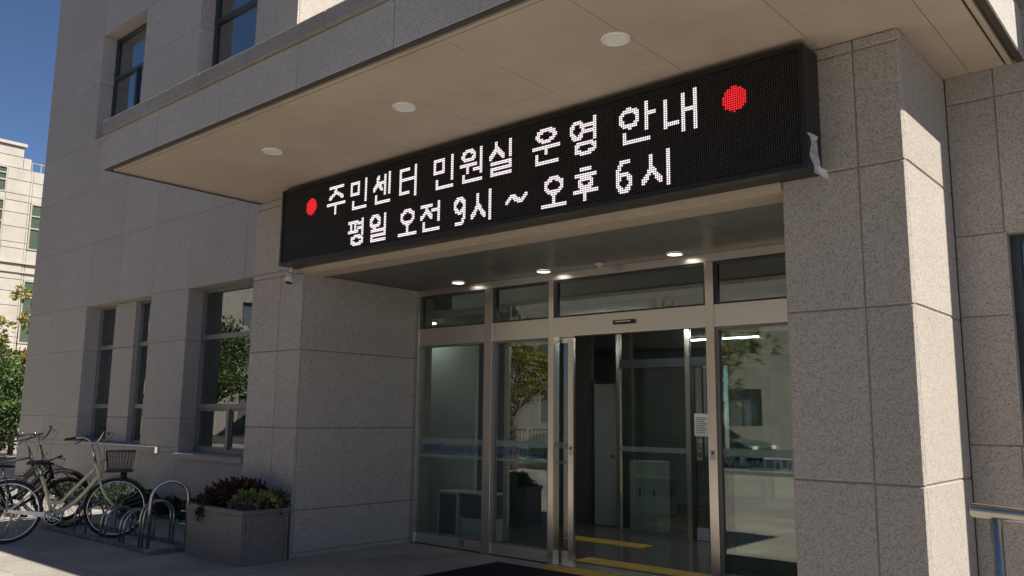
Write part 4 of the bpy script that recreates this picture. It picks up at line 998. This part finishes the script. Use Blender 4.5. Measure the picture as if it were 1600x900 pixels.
for k in range(13):
    bm = bmesh.new(); tube(bm, [(-9+1.5*k, 0, -.02), (-9+1.5*k, 0, 1.2)], .035, 8); obj('post', bm, 'white_paint', fn)
bal0 = None
for k in range(120):
    if bal0 is None:
        bm = bmesh.new(); tube(bm, [(0, 0, .25), (0, 0, 1.15)], .01, 5); bal0 = obj('baluster', bm, 'rail_steel', fn); bal0.location = (-8.9, 0, 0)
    else:
        o = bal0.copy(); col.objects.link(o); o.parent = fn; o.location = (-8.9+.15*k, 0, 0)
struct(box('road', 'asphalt', None, -90, 60, -23.5, -15.9, -.2, -.008+.0))
# pale buildings across the road (seen in the glass)
def slab_block(name, label, loc, rz, W, D, H, floors, bays_, mat):
    T = empty(name, loc, rz); tag(T, label, 'building'); 
    fh_ = H/floors; xs = [-W/2+W*k/(bays_*2+1) for k in range(bays_*2+2)]; zs = []
    for f in range(floors): zs += [f*fh_, f*fh_+fh_*.32, f*fh_+fh_*.82]
    zs.append(H)
    hol = [(xs[2*b+1], xs[2*b+2], f*fh_+fh_*.32, f*fh_+fh_*.82) for b in range(bays_) for f in range(floors)]
    bm = bmesh.new()
    for i in range(len(xs)-1):
        for k in range(len(zs)-1):
            c = (xs[i], xs[i+1], zs[k], zs[k+1])
            if any(abs(c[0]-h[0]) < .01 and abs(c[2]-h[2]) < .01 for h in hol): continue
            bx(bm, c[0], c[1], D/2-.4, D/2, c[2], c[3])
    bx(bm, -W/2, W/2, -D/2, D/2-.8, 0, H)
    for s in (-1, 1): bx(bm, s*W/2-(.3 if s > 0 else 0), s*W/2+(.3 if s < 0 else 0), D/2-.799, D/2-.401, 0, H)
    obj('wall', bm, mat, T)
    box('roof', 'render_grey', T, -W/2-.2, W/2+.2, -D/2-.2, D/2+.2, H, H+.35)
    for h in hol:
        bm = bmesh.new()
        for q in ((h[0], h[0]+.07, h[2], h[3]), (h[1]-.07, h[1], h[2], h[3]), ((h[0]+h[1])/2-.03, (h[0]+h[1])/2+.03, h[2], h[3])): bx(bm, q[0], q[1], D/2-.25, D/2-.18, q[2], q[3])
        w_ = obj('window', bm, 'dark_alu', T); box('pane', 'block_glass', w_, h[0], h[1], D/2-.24, D/2-.22, h[2], h[3])
slab_block('street_block', 'pale grey office block across the road, mirrored in the entrance glass', (-20, -34, 0), R(-22), 40, 9, 11.5, 3, 11, 'white_tile')
slab_block('long_block', 'long white apartment block across the road, mirrored in the wing windows', (-56, -22, 0), R(-62), 36, 10, 14, 4, 9, 'white_tile')
slab_block('corner_block', 'grey commercial block further along the road opposite the entrance', (14, -36, 0), R(-6), 22, 10, 12, 4, 6, 'render_grey')
# parked cars across the plaza
def car(loc, rz, label, mat):
    T = empty('parked_car', loc, rz); tag(T, label, 'car', 'cars parked along the road')
    prof = [(-2.15, .35), (-2.2, .62), (-2.05, .88), (-1.75, .95), (-1.15, 1.38), (-.6, 1.47), (.15, 1.45), (.95, .98), (1.75, .86), (2.1, .66), (2.15, .36)]
    bm = bmesh.new(); secs = []
    for y_, k, zk in ((-.86, .97, .0), (-.80, 1.0, 0), (.80, 1.0, 0), (.86, .97, 0)):
        secs.append([bm.verts.new((px*k, y_*(1 if pz < .98 else .80), pz)) for px, pz in prof])
    for A, C in zip(secs, secs[1:]):
        for i in range(len(prof)-1): bm.faces.new((A[i], A[i+1], C[i+1], C[i]))
        bm.faces.new((A[-1], A[0], C[0], C[-1]))
    bm.faces.new(secs[0]); bm.faces.new(secs[-1][::-1]); bmesh.ops.recalc_face_normals(bm, faces=bm.faces[:])
    obj('body', bm, mat, T)
    for s in (-1, 1):
        for poly in (((-1.5, 1.0), (-1.05, 1.33), (-.35, 1.39), (-.35, 1.0)), ((-.27, 1.0), (-.27, 1.39), (.12, 1.38), (.72, 1.0))):
            bm = bmesh.new(); q = [bm.verts.new((px, s*(.70+.005), pz)) for px, pz in poly]; q2 = [bm.verts.new((px, s*.68, pz)) for px, pz in poly]
            bm.faces.new(q); bm.faces.new(q2[::-1])
            for i in range(4): bm.faces.new((q[i], q[(i+1) % 4], q2[(i+1) % 4], q2[i]))
            obj('side_window', bm, 'car_glass', T)
        for xx in (-1.35, 1.32):
            bm = bmesh.new(); tube(bm, [(xx, s*.70, .31), (xx, s*.72, .31), (xx, s*.875, .31), (xx, s*.885, .31)], [.30, .315, .315, .29], 22); wo = obj('wheel', bm, 'rubber', T)
            bm = bmesh.new(); disc(bm, (xx, s*.883, .31), .20, (0, s, 0), 18, .18, .01); obj('rim', bm, 'car_silver', wo)
        bm = bmesh.new(); bx(bm, 2.0, 2.14, s*.62-.14, s*.62+.14, .62, .74); obj('headlight', bm, 'white_paint', T)
        bm = bmesh.new(); bx(bm, -2.2, -2.1, s*.66-.12, s*.66+.12, .66, .82); obj('tail_light', bm, 'red_lamp', T)
    for poly in (((.20, 1.425), (.94, .995)), ((-1.18, 1.37), (-1.72, .965))):
        bm = bmesh.new(); a, b_ = poly; n_ = Vector((b_[1]-a[1], 0, -(b_[0]-a[0]))).normalized(); n_ = n_ if n_.z > 0 else -n_
        q = [Vector((a[0], -.60, a[1])), Vector((a[0], .60, a[1])), Vector((b_[0], .68, b_[1])), Vector((b_[0], -.68, b_[1]))]
        bm.faces.new([bm.verts.new(p_+n_*.012) for p_ in q]); bmesh.ops.solidify(bm, geom=bm.faces[:], thickness=.02); obj('windscreen', bm, 'car_glass', T)
car((-6.0, -17.3, 0), R(3), 'dark green car parked along the road across the plaza', 'car_green')
car((-11.6, -17.5, 0), R(181), 'silver car parked along the road across the plaza', 'car_silver')
